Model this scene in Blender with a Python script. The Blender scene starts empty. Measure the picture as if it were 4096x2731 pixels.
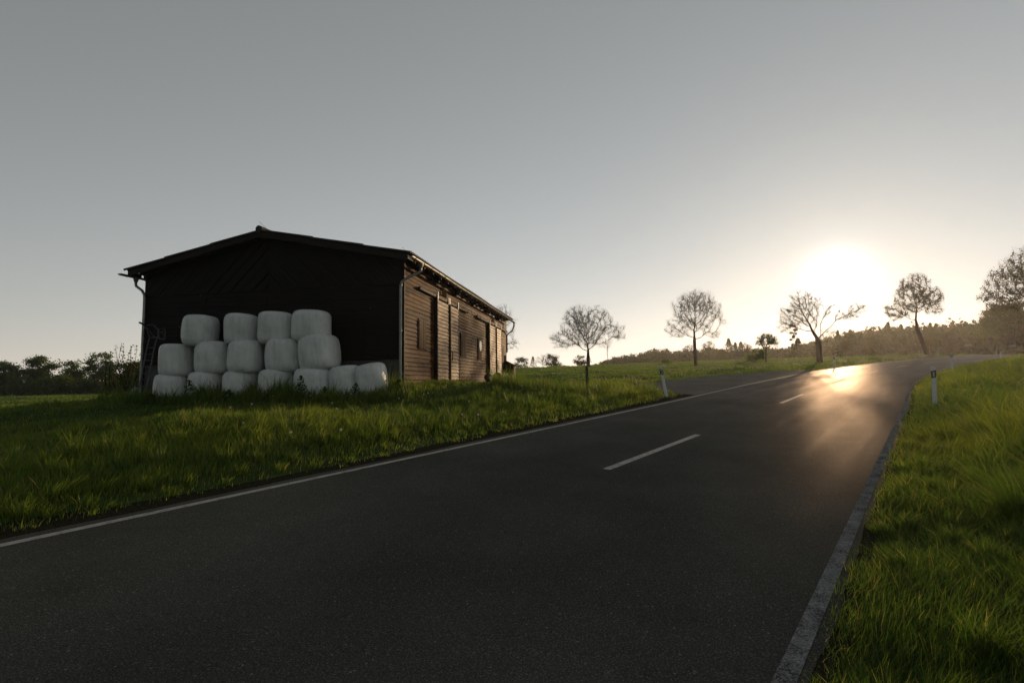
import bpy, bmesh, math, random
import numpy as np
from mathutils import Vector, Matrix, kdtree

scene = bpy.context.scene
# ------------------------------------------------------------------ camera
H0 = 1.8
FPX, PITCH, ROLL = 2059.4, .0796, .0126
cF = np.array([0, math.cos(PITCH), math.sin(PITCH)])
cR0 = np.array([1., 0, 0]); cU0 = np.array([0, -math.sin(PITCH), math.cos(PITCH)])
cR = math.cos(ROLL)*cR0 - math.sin(ROLL)*cU0
cU = math.sin(ROLL)*cR0 + math.cos(ROLL)*cU0
CAM = np.array([0, 0, H0])
cam_d = bpy.data.cameras.new('camera'); cam = bpy.data.objects.new('camera', cam_d)
scene.collection.objects.link(cam)
cam.matrix_world = Matrix(((cR[0], cU[0], -cF[0], 0), (cR[1], cU[1], -cF[1], 0), (cR[2], cU[2], -cF[2], H0), (0, 0, 0, 1)))
cam_d.sensor_width = 36; cam_d.lens = FPX/4096*36; cam_d.clip_end = 3000; cam_d.clip_start = .05
scene.camera = cam

# ------------------------------------------------------------------ sky, sun, exposure
SUN_AZ, SUN_EL = math.radians(32.7), math.radians(9.1)
SD = Vector((math.sin(SUN_AZ)*math.cos(SUN_EL), math.cos(SUN_AZ)*math.cos(SUN_EL), math.sin(SUN_EL)))
world = bpy.data.worlds.new('World'); scene.world = world; world.use_nodes = True
wn = world.node_tree; wn.nodes.clear()
def N(nt, t, **kw):
    n = nt.nodes.new(t)
    for k, v in kw.items():
        if k == 'inp':
            for a, b in v.items(): n.inputs[a].default_value = b
        else: setattr(n, k, v)
    return n
def M_(nt, op, a, b=None, clamp=False):
    n = nt.nodes.new('ShaderNodeMath'); n.operation = op; n.use_clamp = clamp
    for i, v in enumerate((a, b)):
        if v is None: continue
        if hasattr(v, 'links'): nt.links.new(v, n.inputs[i])
        else: n.inputs[i].default_value = v
    return n.outputs[0]
def build_world():
    nt = wn; L = nt.links.new
    sky = N(nt, 'ShaderNodeTexSky'); sky.sky_type = 'NISHITA'; sky.sun_disc = False
    sky.sun_elevation = SUN_EL; sky.sun_rotation = SUN_AZ
    sky.altitude = 300; sky.air_density = 1.0; sky.dust_density = .25; sky.ozone_density = 1.0
    hs = N(nt, 'ShaderNodeHueSaturation', inp={'Saturation': SKY_SAT})
    L(sky.outputs[0], hs.inputs['Color'])
    bg = N(nt, 'ShaderNodeBackground', inp={'Strength': SKY_STR}); L(hs.outputs[0], bg.inputs[0])
    # aureole of the hazy air round the sun, and the flat high haze of the evening sky
    tc = N(nt, 'ShaderNodeTexCoord')
    dot = N(nt, 'ShaderNodeVectorMath', operation='DOT_PRODUCT'); dot.inputs[1].default_value = SD
    nrm = N(nt, 'ShaderNodeVectorMath', operation='NORMALIZE'); L(tc.outputs['Generated'], nrm.inputs[0])
    L(nrm.outputs[0], dot.inputs[0])
    ang = M_(nt, 'ARCCOSINE', M_(nt, 'MINIMUM', dot.outputs['Value'], .99999))
    add = bg.outputs[0]
    for col, amp, sig, pw in AUREOLE:
        e = M_(nt, 'POWER', M_(nt, 'DIVIDE', ang, sig), pw)
        e = M_(nt, 'MULTIPLY', M_(nt, 'EXPONENT', M_(nt, 'MULTIPLY', e, -1.0)), amp)
        b2 = N(nt, 'ShaderNodeBackground', inp={'Color': (*col, 1)}); L(e, b2.inputs['Strength'])
        a = N(nt, 'ShaderNodeAddShader'); L(add, a.inputs[0]); L(b2.outputs[0], a.inputs[1]); add = a.outputs[0]
    # even high haze: grey-blue, a little stronger towards the horizon
    sep = N(nt, 'ShaderNodeSeparateXYZ'); L(nrm.outputs[0], sep.inputs[0])
    el = M_(nt, 'MAXIMUM', sep.outputs[2], 0.0)
    for col, amp, sig in HAZESKY:
        e = M_(nt, 'MULTIPLY', M_(nt, 'EXPONENT', M_(nt, 'MULTIPLY', el, -1.0/sig)), amp)
        # front (sun) half of the sky is brighter
        fr = M_(nt, 'ADD', M_(nt, 'MULTIPLY', dot.outputs['Value'], .42), .58)
        e = M_(nt, 'MULTIPLY', e, fr)
        if sig < .1: e = M_(nt, 'MULTIPLY', e, M_(nt, 'MULTIPLY', fr, fr))     # the warm band lies under the sun
        b2 = N(nt, 'ShaderNodeBackground', inp={'Color': (*col, 1)}); L(e, b2.inputs['Strength'])
        a = N(nt, 'ShaderNodeAddShader'); L(add, a.inputs[0]); L(b2.outputs[0], a.inputs[1]); add = a.outputs[0]
    out = N(nt, 'ShaderNodeOutputWorld'); L(add, out.inputs[0])
SKY_STR, SKY_SAT = .05, .8
AUREOLE = [((1, .97, .94), 6.0, .024, 1.3), ((1, .88, .78), .26, .13, 1.2)]
HAZESKY = [((.97, .985, .93), .32, 50.), ((.955, 1.0, .985), 1.04, .40), ((1, .56, .33), 1.35, .085)]
build_world()
sun_d = bpy.data.lights.new('sun', 'SUN'); sun_d.energy = 5.0; sun_d.angle = math.radians(.6); sun_d.color = (1, .68, .38)
sun = bpy.data.objects.new('sun', sun_d); scene.collection.objects.link(sun)
sun.rotation_euler = SD.to_track_quat('Z', 'Y').to_euler(); sun.location = (20, 30, 30)
scene.view_settings.view_transform = 'Standard'; scene.view_settings.look = 'None'
scene.view_settings.exposure = -1.0; scene.view_settings.gamma = 1
scene.render.film_transparent = False
try:
    scene.cycles.volume_step_rate = 4; scene.cycles.volume_max_steps = 64; scene.cycles.max_bounces = 6
    scene.cycles.transparent_max_bounces = 8; scene.cycles.volume_bounces = 0
except Exception: pass

# ------------------------------------------------------------------ helpers
rng = np.random.default_rng(7); random.seed(7)
def ray(px, py): return cF + cR*(px-2048)/FPX - cU*(py-1365.5)/FPX
def at(px, py, depth): return CAM + ray(px, py)*depth        # point of the photo at a known distance
def tag(o, label=None, cat=None, group=None, kind=None):
    if label: o['label'] = label
    if cat: o['category'] = cat
    if group: o['group'] = group
    if kind: o['kind'] = kind
    return o
def empty(name, loc, rz=0, **k):
    o = bpy.data.objects.new(name, None); scene.collection.objects.link(o)
    o.location = loc; o.rotation_euler = (0, 0, rz); o.empty_display_size = .3
    return tag(o, **k)
def link(name, me, mat, parent=None, smooth=False):
    if mat is not None and not me.materials: me.materials.append(mat)
    if smooth: me.polygons.foreach_set('use_smooth', [True]*len(me.polygons))
    o = bpy.data.objects.new(name, me); scene.collection.objects.link(o)
    if parent is not None: o.parent = parent
    return o
def mesh_np(name, V, Fl, k, uv=None, attr=None):
    """V (n,3), Fl flat loop indices of faces with k corners (or list of (array,k))"""
    me = bpy.data.meshes.new(name)
    groups = Fl if isinstance(Fl, list) else [(np.asarray(Fl), k)]
    loops = np.concatenate([np.asarray(g[0]).ravel() for g in groups]).astype(np.int32)
    tot = np.concatenate([np.full(np.asarray(g[0]).size//g[1], g[1]) for g in groups]).astype(np.int32)
    st = np.concatenate([[0], np.cumsum(tot)[:-1]]).astype(np.int32)
    me.vertices.add(len(V)); me.vertices.foreach_set('co', np.asarray(V, np.float32).ravel())
    me.loops.add(len(loops)); me.loops.foreach_set('vertex_index', loops)
    me.polygons.add(len(tot)); me.polygons.foreach_set('loop_start', st); me.polygons.foreach_set('loop_total', tot)
    if uv is not None:
        l = me.uv_layers.new(name='UVMap'); l.data.foreach_set('uv', np.asarray(uv, np.float32)[loops].ravel())
    if attr is not None:
        for nm, vals in attr.items():
            a = me.attributes.new(nm, 'FLOAT', 'POINT'); a.data.foreach_set('value', np.asarray(vals, np.float32))
    me.update(calc_edges=True); me.validate()
    return me
class MB:
    """collects boxes, tubes and polygons into one mesh"""
    def __init__(s): s.v = []; s.f = []
    def poly(s, pts, faces):
        n = len(s.v); s.v += [tuple(p) for p in pts]; s.f += [tuple(i+n for i in f) for f in faces]
    def box(s, lo, hi, fr=None):
        x0, y0, z0 = lo; x1, y1, z1 = hi
        P = [(x0,y0,z0),(x1,y0,z0),(x1,y1,z0),(x0,y1,z0),(x0,y0,z1),(x1,y0,z1),(x1,y1,z1),(x0,y1,z1)]
        if fr: P = [fr(*p) for p in P]
        s.poly(P, [(0,3,2,1),(4,5,6,7),(0,1,5,4),(1,2,6,5),(2,3,7,6),(3,0,4,7)])
    def beam(s, a, b, w, h, up=(0,0,1)):
        a = Vector(a); b = Vector(b); d = (b-a).normalized(); up = Vector(up)
        if abs(d.dot(up)) > .95: up = Vector((1,0,0))
        x = d.cross(up).normalized()*w/2; y = x.cross(d).normalized()*h/2
        P = [a-x-y, a+x-y, a+x+y, a-x+y, b-x-y, b+x-y, b+x+y, b-x+y]
        s.poly(P, [(0,3,2,1),(4,5,6,7),(0,1,5,4),(1,2,6,5),(2,3,7,6),(3,0,4,7)])
    def tube(s, pts, r, n=8, cap=True):
        pts = [Vector(p) for p in pts]; rs = r if isinstance(r, (list, tuple)) else [r]*len(pts)
        base = len(s.v); ref = None
        for i, p in enumerate(pts):
            d = (pts[min(i+1, len(pts)-1)]-pts[max(i-1, 0)]).normalized()
            if ref is None: ref = Vector((0,0,1)) if abs(d.z) < .9 else Vector((1,0,0))
            x = d.cross(ref).normalized(); y = x.cross(d).normalized(); ref = y
            for k in range(n):
                a = 2*math.pi*k/n; s.v.append(tuple(p+(x*math.cos(a)+y*math.sin(a))*rs[i]))
        for i in range(len(pts)-1):
            for k in range(n):
                a = base+i*n+k; b = base+i*n+(k+1) % n; s.f.append((a, b, b+n, a+n))
        if cap:
            s.f.append(tuple(base+k for k in range(n))[::-1]); s.f.append(tuple(base+(len(pts)-1)*n+k for k in range(n)))
    def build(s, name, mat, parent=None, smooth=False, bevel=0):
        me = bpy.data.meshes.new(name); me.from_pydata(s.v, [], s.f)
        bm = bmesh.new(); bm.from_mesh(me); bmesh.ops.recalc_face_normals(bm, faces=bm.faces)
        if bevel: bmesh.ops.bevel(bm, geom=bm.edges[:], offset=bevel, segments=1, affect='EDGES')
        bm.to_mesh(me); bm.free()
        o = link(name, me, mat, parent)
        if smooth:
            me.polygons.foreach_set('use_smooth', [True]*len(me.polygons))
            try: me.set_sharp_from_angle(angle=math.radians(40))
            except Exception: pass
        return o

# ------------------------------------------------------------------ materials
def mat(name): m = bpy.data.materials.new(name); m.use_nodes = True; m.node_tree.nodes.clear(); return m
def ramp(nt, fac, stops):
    r = N(nt, 'ShaderNodeValToRGB'); e = r.color_ramp.elements
    while len(e) < len(stops): e.new(.5)
    for i, (p, c) in enumerate(stops): e[i].position = p; e[i].color = (*c, 1)
    nt.links.new(fac, r.inputs[0]); return r.outputs[0]
def noise(nt, vec, scale, detail=4, rough=.6, dist=0):
    n = N(nt, 'ShaderNodeTexNoise', inp={'Scale': scale, 'Detail': detail, 'Roughness': rough, 'Distortion': dist})
    if vec is not None: nt.links.new(vec, n.inputs['Vector'])
    return n.outputs[0]
def simple(name, stops, scale=8, rough=.6, bump=.2, bscale=60, vscale=None, spec=.4, metal=0, coord='Object', bdist=.01):
    m = mat(name); nt = m.node_tree; L = nt.links.new
    tc = N(nt, 'ShaderNodeTexCoord'); v = tc.outputs[coord]
    if vscale:
        mp = N(nt, 'ShaderNodeMapping'); mp.inputs['Scale'].default_value = vscale; L(v, mp.inputs[0]); v = mp.outputs[0]
    n = noise(nt, v, scale, 6); c = ramp(nt, n, stops)
    b = N(nt, 'ShaderNodeBsdfPrincipled', inp={'Roughness': rough, 'Metallic': metal, 'Specular IOR Level': spec})
    L(c, b.inputs['Base Color'])
    if bump:
        bn = noise(nt, v, bscale, 4); bp = N(nt, 'ShaderNodeBump', inp={'Strength': bump, 'Distance': bdist}); L(bn, bp.inputs['Height']); L(bp.outputs[0], b.inputs['Normal'])
    o = N(nt, 'ShaderNodeOutputMaterial'); L(b.outputs[0], o.inputs[0]); return m
def asphalt(name, dark=1.0, gloss=1.0):
    m = mat(name); nt = m.node_tree; L = nt.links.new
    tc = N(nt, 'ShaderNodeTexCoord'); P = tc.outputs['Object']; UV = tc.outputs['UV']
    n1 = noise(nt, P, 90, 3, .7); n2 = noise(nt, P, .5, 4, .6)
    c = ramp(nt, n1, [(.3, (.028*dark, .030*dark, .0275*dark)), (.55, (.060*dark, .063*dark, .057*dark)), (.76, (.21*dark, .208*dark, .19*dark))])
    c2 = ramp(nt, n2, [(.3, (.95,.95,.95)), (.7, (1.45,1.45,1.42))])
    mx = N(nt, 'ShaderNodeMix', data_type='RGBA', blend_type='MULTIPLY', inp={0: 1.0}); L(c, mx.inputs[6]); L(c2, mx.inputs[7])
    sp = N(nt, 'ShaderNodeSeparateXYZ'); L(UV, sp.inputs[0])
    # long wheel-track streaks, stretched along the road
    mp = N(nt, 'ShaderNodeMapping'); mp.inputs['Scale'].default_value = (1.0, .035, 1); L(UV, mp.inputs[0])
    st = noise(nt, mp.outputs[0], 2.6, 5, .62)
    mp2 = N(nt, 'ShaderNodeMapping'); mp2.inputs['Scale'].default_value = (.5, 3.0, 1); L(UV, mp2.inputs[0])
    st2 = noise(nt, mp2.outputs[0], 2.0, 3, .6)
    tr = M_(nt, 'ABSOLUTE', M_(nt, 'SINE', M_(nt, 'MULTIPLY', sp.outputs[0], math.pi/1.6)))
    r = M_(nt, 'ADD', M_(nt, 'MULTIPLY', st, .09), M_(nt, 'MULTIPLY', tr, -.04))
    r = M_(nt, 'ADD', r, M_(nt, 'MULTIPLY', st2, .10)); r = M_(nt, 'ADD', r, M_(nt, 'MULTIPLY', n1, .12))
    r = M_(nt, 'ADD', r, .30)
    v = N(nt, 'ShaderNodeTexVoronoi', inp={'Scale': 130.0}); L(P, v.inputs['Vector'])
    hs = M_(nt, 'ADD', v.outputs[0], M_(nt, 'MULTIPLY', noise(nt, P, 40, 3), .8))
    bp = N(nt, 'ShaderNodeBump', inp={'Strength': .6, 'Distance': .004}); L(hs, bp.inputs['Height'])
    bp2 = N(nt, 'ShaderNodeBump', inp={'Strength': .6, 'Distance': .012}); L(noise(nt, P, 3.0, 6, .75), bp2.inputs['Height']); L(bp.outputs[0], bp2.inputs['Normal'])
    v3 = N(nt, 'ShaderNodeTexVoronoi', inp={'Scale': 16.0, 'Randomness': 1.0}); L(P, v3.inputs['Vector'])
    spk = M_(nt, 'MULTIPLY', M_(nt, 'LESS_THAN', v3.outputs['Distance'], .12), M_(nt, 'GREATER_THAN', noise(nt, P, 11, 2), .52))
    m3 = N(nt, 'ShaderNodeMix', data_type='RGBA'); L(spk, m3.inputs[0]); L(mx.outputs[2], m3.inputs[6]); m3.inputs[7].default_value = (.20, .195, .18, 1)
    df = N(nt, 'ShaderNodeBsdfDiffuse', inp={'Roughness': .6}); L(m3.outputs[2], df.inputs[0]); L(bp2.outputs[0], df.inputs['Normal'])
    gl = N(nt, 'ShaderNodeBsdfGlossy'); gl.distribution = 'BECKMANN'; gl.inputs[0].default_value = (1, .87, .82, 1); L(r, gl.inputs['Roughness']); L(bp2.outputs[0], gl.inputs['Normal'])
    fr = N(nt, 'ShaderNodeFresnel', inp={'IOR': 1.45})
    # polished bitumen patches mirror more than the dry stone between them
    pol = ramp(nt, st, [(.35, (.30, .30, .30)), (.52, (.38, .38, .38)), (.66, (.55, .55, .55))])
    pol2 = ramp(nt, n1, [(.3, (.55, .55, .55)), (.8, (1.5, 1.5, 1.5))])
    fac = M_(nt, 'MULTIPLY', M_(nt, 'MULTIPLY', M_(nt, 'MULTIPLY', M_(nt, 'POWER', fr.outputs[0], 3.6), pol), pol2), GLOSS*gloss)
    ms = N(nt, 'ShaderNodeMixShader'); L(fac, ms.inputs[0]); L(df.outputs[0], ms.inputs[1]); L(gl.outputs[0], ms.inputs[2])
    # single bright stone facets
    v2 = N(nt, 'ShaderNodeTexVoronoi', inp={'Scale': 38.0}); L(P, v2.inputs['Vector'])
    o = N(nt, 'ShaderNodeOutputMaterial'); L(ms.outputs[0], o.inputs[0]); return m
GLOSS = .58
def paint_line(name, sh=0., dk=1.):
    m = mat(name); nt = m.node_tree; L = nt.links.new
    tc = N(nt, 'ShaderNodeTexCoord'); P = tc.outputs['Object']
    c = ramp(nt, M_(nt, 'ADD', M_(nt, 'MULTIPLY', noise(nt, P, 55, 5, .7), .55), M_(nt, 'MULTIPLY', noise(nt, P, 7, 4, .7), .45)), [(.38+sh, (.045*dk,.045*dk,.042*dk)), (.46+sh, (.27*dk,.275*dk,.27*dk)), (.7, (.42*dk,.42*dk,.41*dk))])
    b = N(nt, 'ShaderNodeBsdfPrincipled', inp={'Roughness': .75, 'Specular IOR Level': .15}); L(c, b.inputs['Base Color'])
    bp = N(nt, 'ShaderNodeBump', inp={'Strength': .6, 'Distance': .004}); L(noise(nt, P, 150, 3), bp.inputs['Height']); L(bp.outputs[0], b.inputs['Normal'])
    o = N(nt, 'ShaderNodeOutputMaterial'); L(b.outputs[0], o.inputs[0]); return m
def worn_line():
    m = mat('worn_line_paint'); nt = m.node_tree; L = nt.links.new
    P = N(nt, 'ShaderNodeTexCoord').outputs['Object']
    f = M_(nt, 'ADD', M_(nt, 'MULTIPLY', noise(nt, P, 70, 4, .8), .65), M_(nt, 'MULTIPLY', noise(nt, P, 5, 4, .7), .35))
    c = ramp(nt, f, [(.43, (.045, .046, .043)), (.50, (.22, .222, .212)), (.62, (.42, .42, .405))])
    d = N(nt, 'ShaderNodeBsdfDiffuse', inp={'Roughness': 1.0}); L(c, d.inputs[0])
    bp = N(nt, 'ShaderNodeBump', inp={'Strength': .8, 'Distance': .004}); L(noise(nt, P, 120, 3), bp.inputs['Height']); L(bp.outputs[0], d.inputs['Normal'])
    o = N(nt, 'ShaderNodeOutputMaterial'); L(d.outputs[0], o.inputs[0]); return m
def foliage(name, c0, c1, c2, trans=.5, attr='tint', rough=.5, spec=.3):
    """thin leaves and blades: diffuse plus transmitted light, colour picked by a per-leaf random value"""
    m = mat(name); nt = m.node_tree; L = nt.links.new
    a = N(nt, 'ShaderNodeAttribute', attribute_name=attr)
    c = ramp(nt, a.outputs['Fac'], [(0, c0), (.5, c1), (.93, c2), (1, (.19, .17, .09))] if attr == 'tint' else [(0, c0), (.5, c1), (1, c2)])
    b = N(nt, 'ShaderNodeBsdfPrincipled', inp={'Roughness': rough, 'Specular IOR Level': spec}); L(c, b.inputs['Base Color'])
    t = N(nt, 'ShaderNodeBsdfTranslucent')
    mc = N(nt, 'ShaderNodeMix', data_type='RGBA', blend_type='MULTIPLY', inp={0: 1.0}); L(c, mc.inputs[6]); mc.inputs[7].default_value = (2.4, 2.25, .95, 1)
    L(mc.outputs[2], t.inputs[0])
    x = N(nt, 'ShaderNodeMixShader', inp={0: trans}); L(b.outputs[0], x.inputs[1]); L(t.outputs[0], x.inputs[2])
    o = N(nt, 'ShaderNodeOutputMaterial'); L(x.outputs[0], o.inputs[0]); return m
def wood(name, c0, c1, c2, rough=.5, vs=(1, 1, 14), paint=None, spec=.5):
    m = mat(name); nt = m.node_tree; L = nt.links.new
    tc = N(nt, 'ShaderNodeTexCoord'); P = tc.outputs['Object']
    mp = N(nt, 'ShaderNodeMapping'); mp.inputs['Scale'].default_value = vs; L(P, mp.inputs[0])
    n = noise(nt, mp.outputs[0], 2.2, 8, .65, .3); big = noise(nt, P, 1.3, 4)
    f = M_(nt, 'ADD', M_(nt, 'MULTIPLY', n, .7), M_(nt, 'MULTIPLY', big, .3))
    if paint:      # every board has weathered a little differently
        q = N(nt, 'ShaderNodeSeparateXYZ'); L(P, q.inputs[0])
        al = M_(nt, 'ADD', M_(nt, 'MULTIPLY', q.outputs[0], .1807), M_(nt, 'MULTIPLY', q.outputs[1], .9835)); bi = M_(nt, 'FLOOR', M_(nt, 'DIVIDE', M_(nt, 'ADD', q.outputs[2], .25), .158))
        ci = M_(nt, 'FLOOR', M_(nt, 'ADD', M_(nt, 'DIVIDE', al, 2.3), M_(nt, 'MULTIPLY', bi, .37)))
        cv = N(nt, 'ShaderNodeCombineXYZ'); L(bi, cv.inputs[0]); L(ci, cv.inputs[1]); wn_ = N(nt, 'ShaderNodeTexWhiteNoise', noise_dimensions='3D'); L(cv.outputs[0], wn_.inputs['Vector'])
        f = M_(nt, 'ADD', f, M_(nt, 'MULTIPLY', M_(nt, 'SUBTRACT', wn_.outputs['Value'], .5), .26))
    c = ramp(nt, f, [(.32, c0), (.5, c1), (.68, c2)])
    b = N(nt, 'ShaderNodeBsdfPrincipled', inp={'Specular IOR Level': spec}); 
    if paint:
        pn = noise(nt, mp.outputs[0], 3.1, 6, .7)
        pz = N(nt, 'ShaderNodeSeparateXYZ'); L(P, pz.inputs[0])
        k = M_(nt, 'ADD', pn, M_(nt, 'MULTIPLY', pz.outputs[2], -.025))
        k = ramp(nt, k, [(.60, (0,0,0)), (.64, (1,1,1))])
        mx = N(nt, 'ShaderNodeMix', data_type='RGBA'); L(k, mx.inputs[0]); L(c, mx.inputs[6]); mx.inputs[7].default_value = (*paint, 1); c = mx.outputs[2]
    L(c, b.inputs['Base Color'])
    L(M_(nt, 'ADD', M_(nt, 'MULTIPLY', n, .35), rough-.17), b.inputs['Roughness'])
    bp = N(nt, 'ShaderNodeBump', inp={'Strength': .7, 'Distance': .012}); L(n, bp.inputs['Height']); L(bp.outputs[0], b.inputs['Normal'])
    o = N(nt, 'ShaderNodeOutputMaterial'); L(b.outputs[0], o.inputs[0]); return m

MA = {}
MA['asphalt'] = asphalt('asphalt'); MA['track'] = asphalt('worn_asphalt', 1.6, .14)
MA['line'] = paint_line('line_paint'); MA['worn_line'] = worn_line()
MA['soil'] = simple('soil', [(.3, (.022,.036,.010)), (.5, (.042,.066,.017)), (.7, (.065,.09,.024))], scale=1.5, rough=.95, bump=.6, bscale=14, spec=.1, bdist=.05)
MA['gravel'] = simple('gravel', [(.3, (.010,.011,.007)), (.55, (.024,.024,.016)), (.75, (.07,.066,.05))], scale=45, rough=1, bump=.5, bscale=70, spec=0., bdist=.008)
MA['grass'] = foliage('grass_blades', (.028,.062,.018), (.068,.112,.026), (.165,.185,.042), .6, spec=.35)
MA['field'] = foliage('field_grass', (.030,.066,.014), (.058,.108,.020), (.11,.145,.028), .6, spec=.2)
MA['leaf'] = foliage('leaves', (.020,.044,.010), (.046,.082,.015), (.09,.115,.022), .55, attr='shade', spec=.25)
MA['leaf_far'] = foliage('distant_leaves', (.018,.032,.009), (.030,.048,.012), (.055,.070,.018), .45, attr='shade', spec=.15)
MA['bud'] = foliage('young_leaves', (.035,.04,.012), (.05,.055,.014), (.08,.075,.02), .4, attr='shade', spec=.2)
MA['bark'] = simple('bark', [(.3, (.018,.014,.010)), (.5, (.035,.028,.020)), (.75, (.06,.05,.038))], scale=3, rough=.9, bump=.9, bscale=9, vscale=(1,1,.25), spec=.15, bdist=.05)
MA['twig'] = simple('twig_bark', [(.3, (.025,.019,.013)), (.7, (.05,.04,.028))], scale=3, rough=.8, bump=0, spec=.2)
MA['wall'] = wood('weathered_boards', (.020,.007,.0022), (.070,.027,.008), (.19,.085,.030), .60, (1, 1, 10), paint=(.42, .27, .15), spec=.05)
MA['door'] = wood('worn_door_boards', (.035,.015,.006), (.11,.052,.021), (.24,.13,.06), .52, (1, 1, 9), paint=(.50, .35, .22), spec=.12)
MA['gable'] = wood('near_black_boards', (.0015,.0013,.001), (.0045,.0036,.0028), (.013,.010,.007), .6, (1, 1, 9), spec=.18)  # board colour set close to black, far darker than the long wall
MA['beam'] = wood('dark_beam', (.008,.006,.004), (.018,.013,.009), (.03,.022,.015), .7, (2, 2, 2), spec=.2)
MA['shutter'] = wood('shutter_boards', (.045,.024,.013), (.09,.050,.028), (.15,.088,.052), .65, (9, 9, 1), spec=.04)
MA['concrete'] = simple('concrete', [(.3, (.06,.062,.055)), (.7, (.13,.13,.115))], scale=3, rough=.85, bump=.4, bscale=30)
MA['roof'] = simple('roof_sheet', [(.3, (.018,.02,.018)), (.6, (.035,.036,.033)), (.8, (.06,.06,.05))], scale=2, rough=.8, bump=.3, bscale=30)
MA['zinc'] = simple('zinc', [(.3, (.20,.20,.19)), (.7, (.34,.34,.32))], scale=5, rough=.38, bump=.1, bscale=30, metal=.75)
MA['steel'] = simple('dull_steel', [(.3, (.05,.06,.06)), (.7, (.12,.14,.135))], scale=8, rough=.5, bump=.1, metal=.5)
MA['rust'] = simple('dark_iron', [(.3, (.02,.014,.01)), (.7, (.05,.035,.025))], scale=12, rough=.7, bump=.3)
MA['hanger'] = simple('pale_hanger', [(.3, (.35,.3,.25)), (.7, (.55,.48,.4))], scale=12, rough=.5, bump=.2)
MA['postwhite'] = simple('post_plastic', [(.3, (.62,.66,.67)), (.5, (.76,.79,.80)), (.8, (.80,.82,.82))], scale=9, rough=.42, bump=.05, spec=.5)
MA['postblack'] = simple('post_band', [(.3, (.012,.012,.014)), (.7, (.03,.03,.032))], scale=20, rough=.45, bump=.05)
MA['reflector'] = simple('reflector', [(.3, (.45,.45,.40)), (.7, (.62,.60,.52))], scale=60, rough=.25, bump=.3, bscale=200, spec=.8)
MA['white'] = simple('white_enamel', [(.3, (.78,.78,.76)), (.7, (.86,.86,.84))], scale=6, rough=.25, bump=0)
MA['mark'] = simple('sign_lettering', [(.3, (.02,.02,.02)), (.7, (.04,.04,.04))], scale=20, rough=.6, bump=0)
MA['greybox'] = simple('grey_cabinet', [(.3, (.28,.33,.33)), (.7, (.36,.40,.40))], scale=5, rough=.5, bump=.05)
MA['timber'] = wood('post_timber', (.02,.015,.010), (.045,.034,.024), (.08,.06,.04), .75, (8, 8, 1))
def birch():
    m = mat('birch_bark'); nt = m.node_tree; L = nt.links.new
    tc = N(nt, 'ShaderNodeTexCoord'); mp = N(nt, 'ShaderNodeMapping'); mp.inputs['Scale'].default_value = (3, 3, 14); L(tc.outputs['Object'], mp.inputs[0])
    c = ramp(nt, noise(nt, mp.outputs[0], 1.6, 6, .7), [(.36, (.03,.02,.015)), (.46, (.45,.38,.30)), (.7, (.68,.60,.50))])
    b = N(nt, 'ShaderNodeBsdfPrincipled', inp={'Roughness': .6}); L(c, b.inputs['Base Color'])
    o = N(nt, 'ShaderNodeOutputMaterial'); L(b.outputs[0], o.inputs[0]); return m
MA['birch'] = birch()
def film():
    """white stretch film of the wrapped bales: glossy, fine vertical wraps and creases"""
    m = mat('bale_film'); nt = m.node_tree; L = nt.links.new
    tc = N(nt, 'ShaderNodeTexCoord'); P = tc.outputs['Object']
    mp = N(nt, 'ShaderNodeMapping'); mp.inputs['Scale'].default_value = (1, 1, .12); L(P, mp.inputs[0])
    n = noise(nt, mp.outputs[0], 9, 5, .6); n2 = noise(nt, P, 2.4, 3)
    c = ramp(nt, M_(nt, 'ADD', M_(nt, 'MULTIPLY', n, .5), M_(nt, 'MULTIPLY', n2, .5)), [(.3, (.50,.52,.50)), (.5, (.68,.70,.68)), (.7, (.80,.81,.79))])
    b = N(nt, 'ShaderNodeBsdfPrincipled', inp={'Roughness': .36, 'Specular IOR Level': .5, 'Subsurface Weight': .0}); L(c, b.inputs['Base Color'])
    bp = N(nt, 'ShaderNodeBump', inp={'Strength': .8, 'Distance': .03}); L(n, bp.inputs['Height'])
    bp2 = N(nt, 'ShaderNodeBump', inp={'Strength': .7, 'Distance': .07}); L(n2, bp2.inputs['Height']); L(bp.outputs[0], bp2.inputs['Normal']); L(bp2.outputs[0], b.inputs['Normal'])
    o = N(nt, 'ShaderNodeOutputMaterial'); L(b.outputs[0], o.inputs[0]); return m
MA['film'] = film()

# ------------------------------------------------------------------ road centreline (metres, camera foot at 0,0)
HW = 3.19
cl = [(8.93,17.20,-.779), (16.15,26.15,-.235), (23.99,34.89,.33), (32.21,43.24,.87), (40.84,51.18,1.41), (49.8,58.74,1.95), (58.9,66.5,2.47), (68.0,74.3,2.95), (77.2,82.4,3.40), (86.4,90.6,3.85), (95.8,98.6,4.2), (105.6,106,4.4), (116,112.5,4.5), (127,118,4.5), (139,122,4.4), (160,126,4.2)]
hd = .6845
back = [(-5.1+math.sin(hd)*t, math.cos(hd)*t) for t in (-60, -35, -14, -4, 4, 12, 20)]
plane = lambda x, y: .004*x + .0573*y - H0
CLP = np.array([(x, y, plane(x, y)) for x, y in back] + [c for c in cl[0:]])
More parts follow.
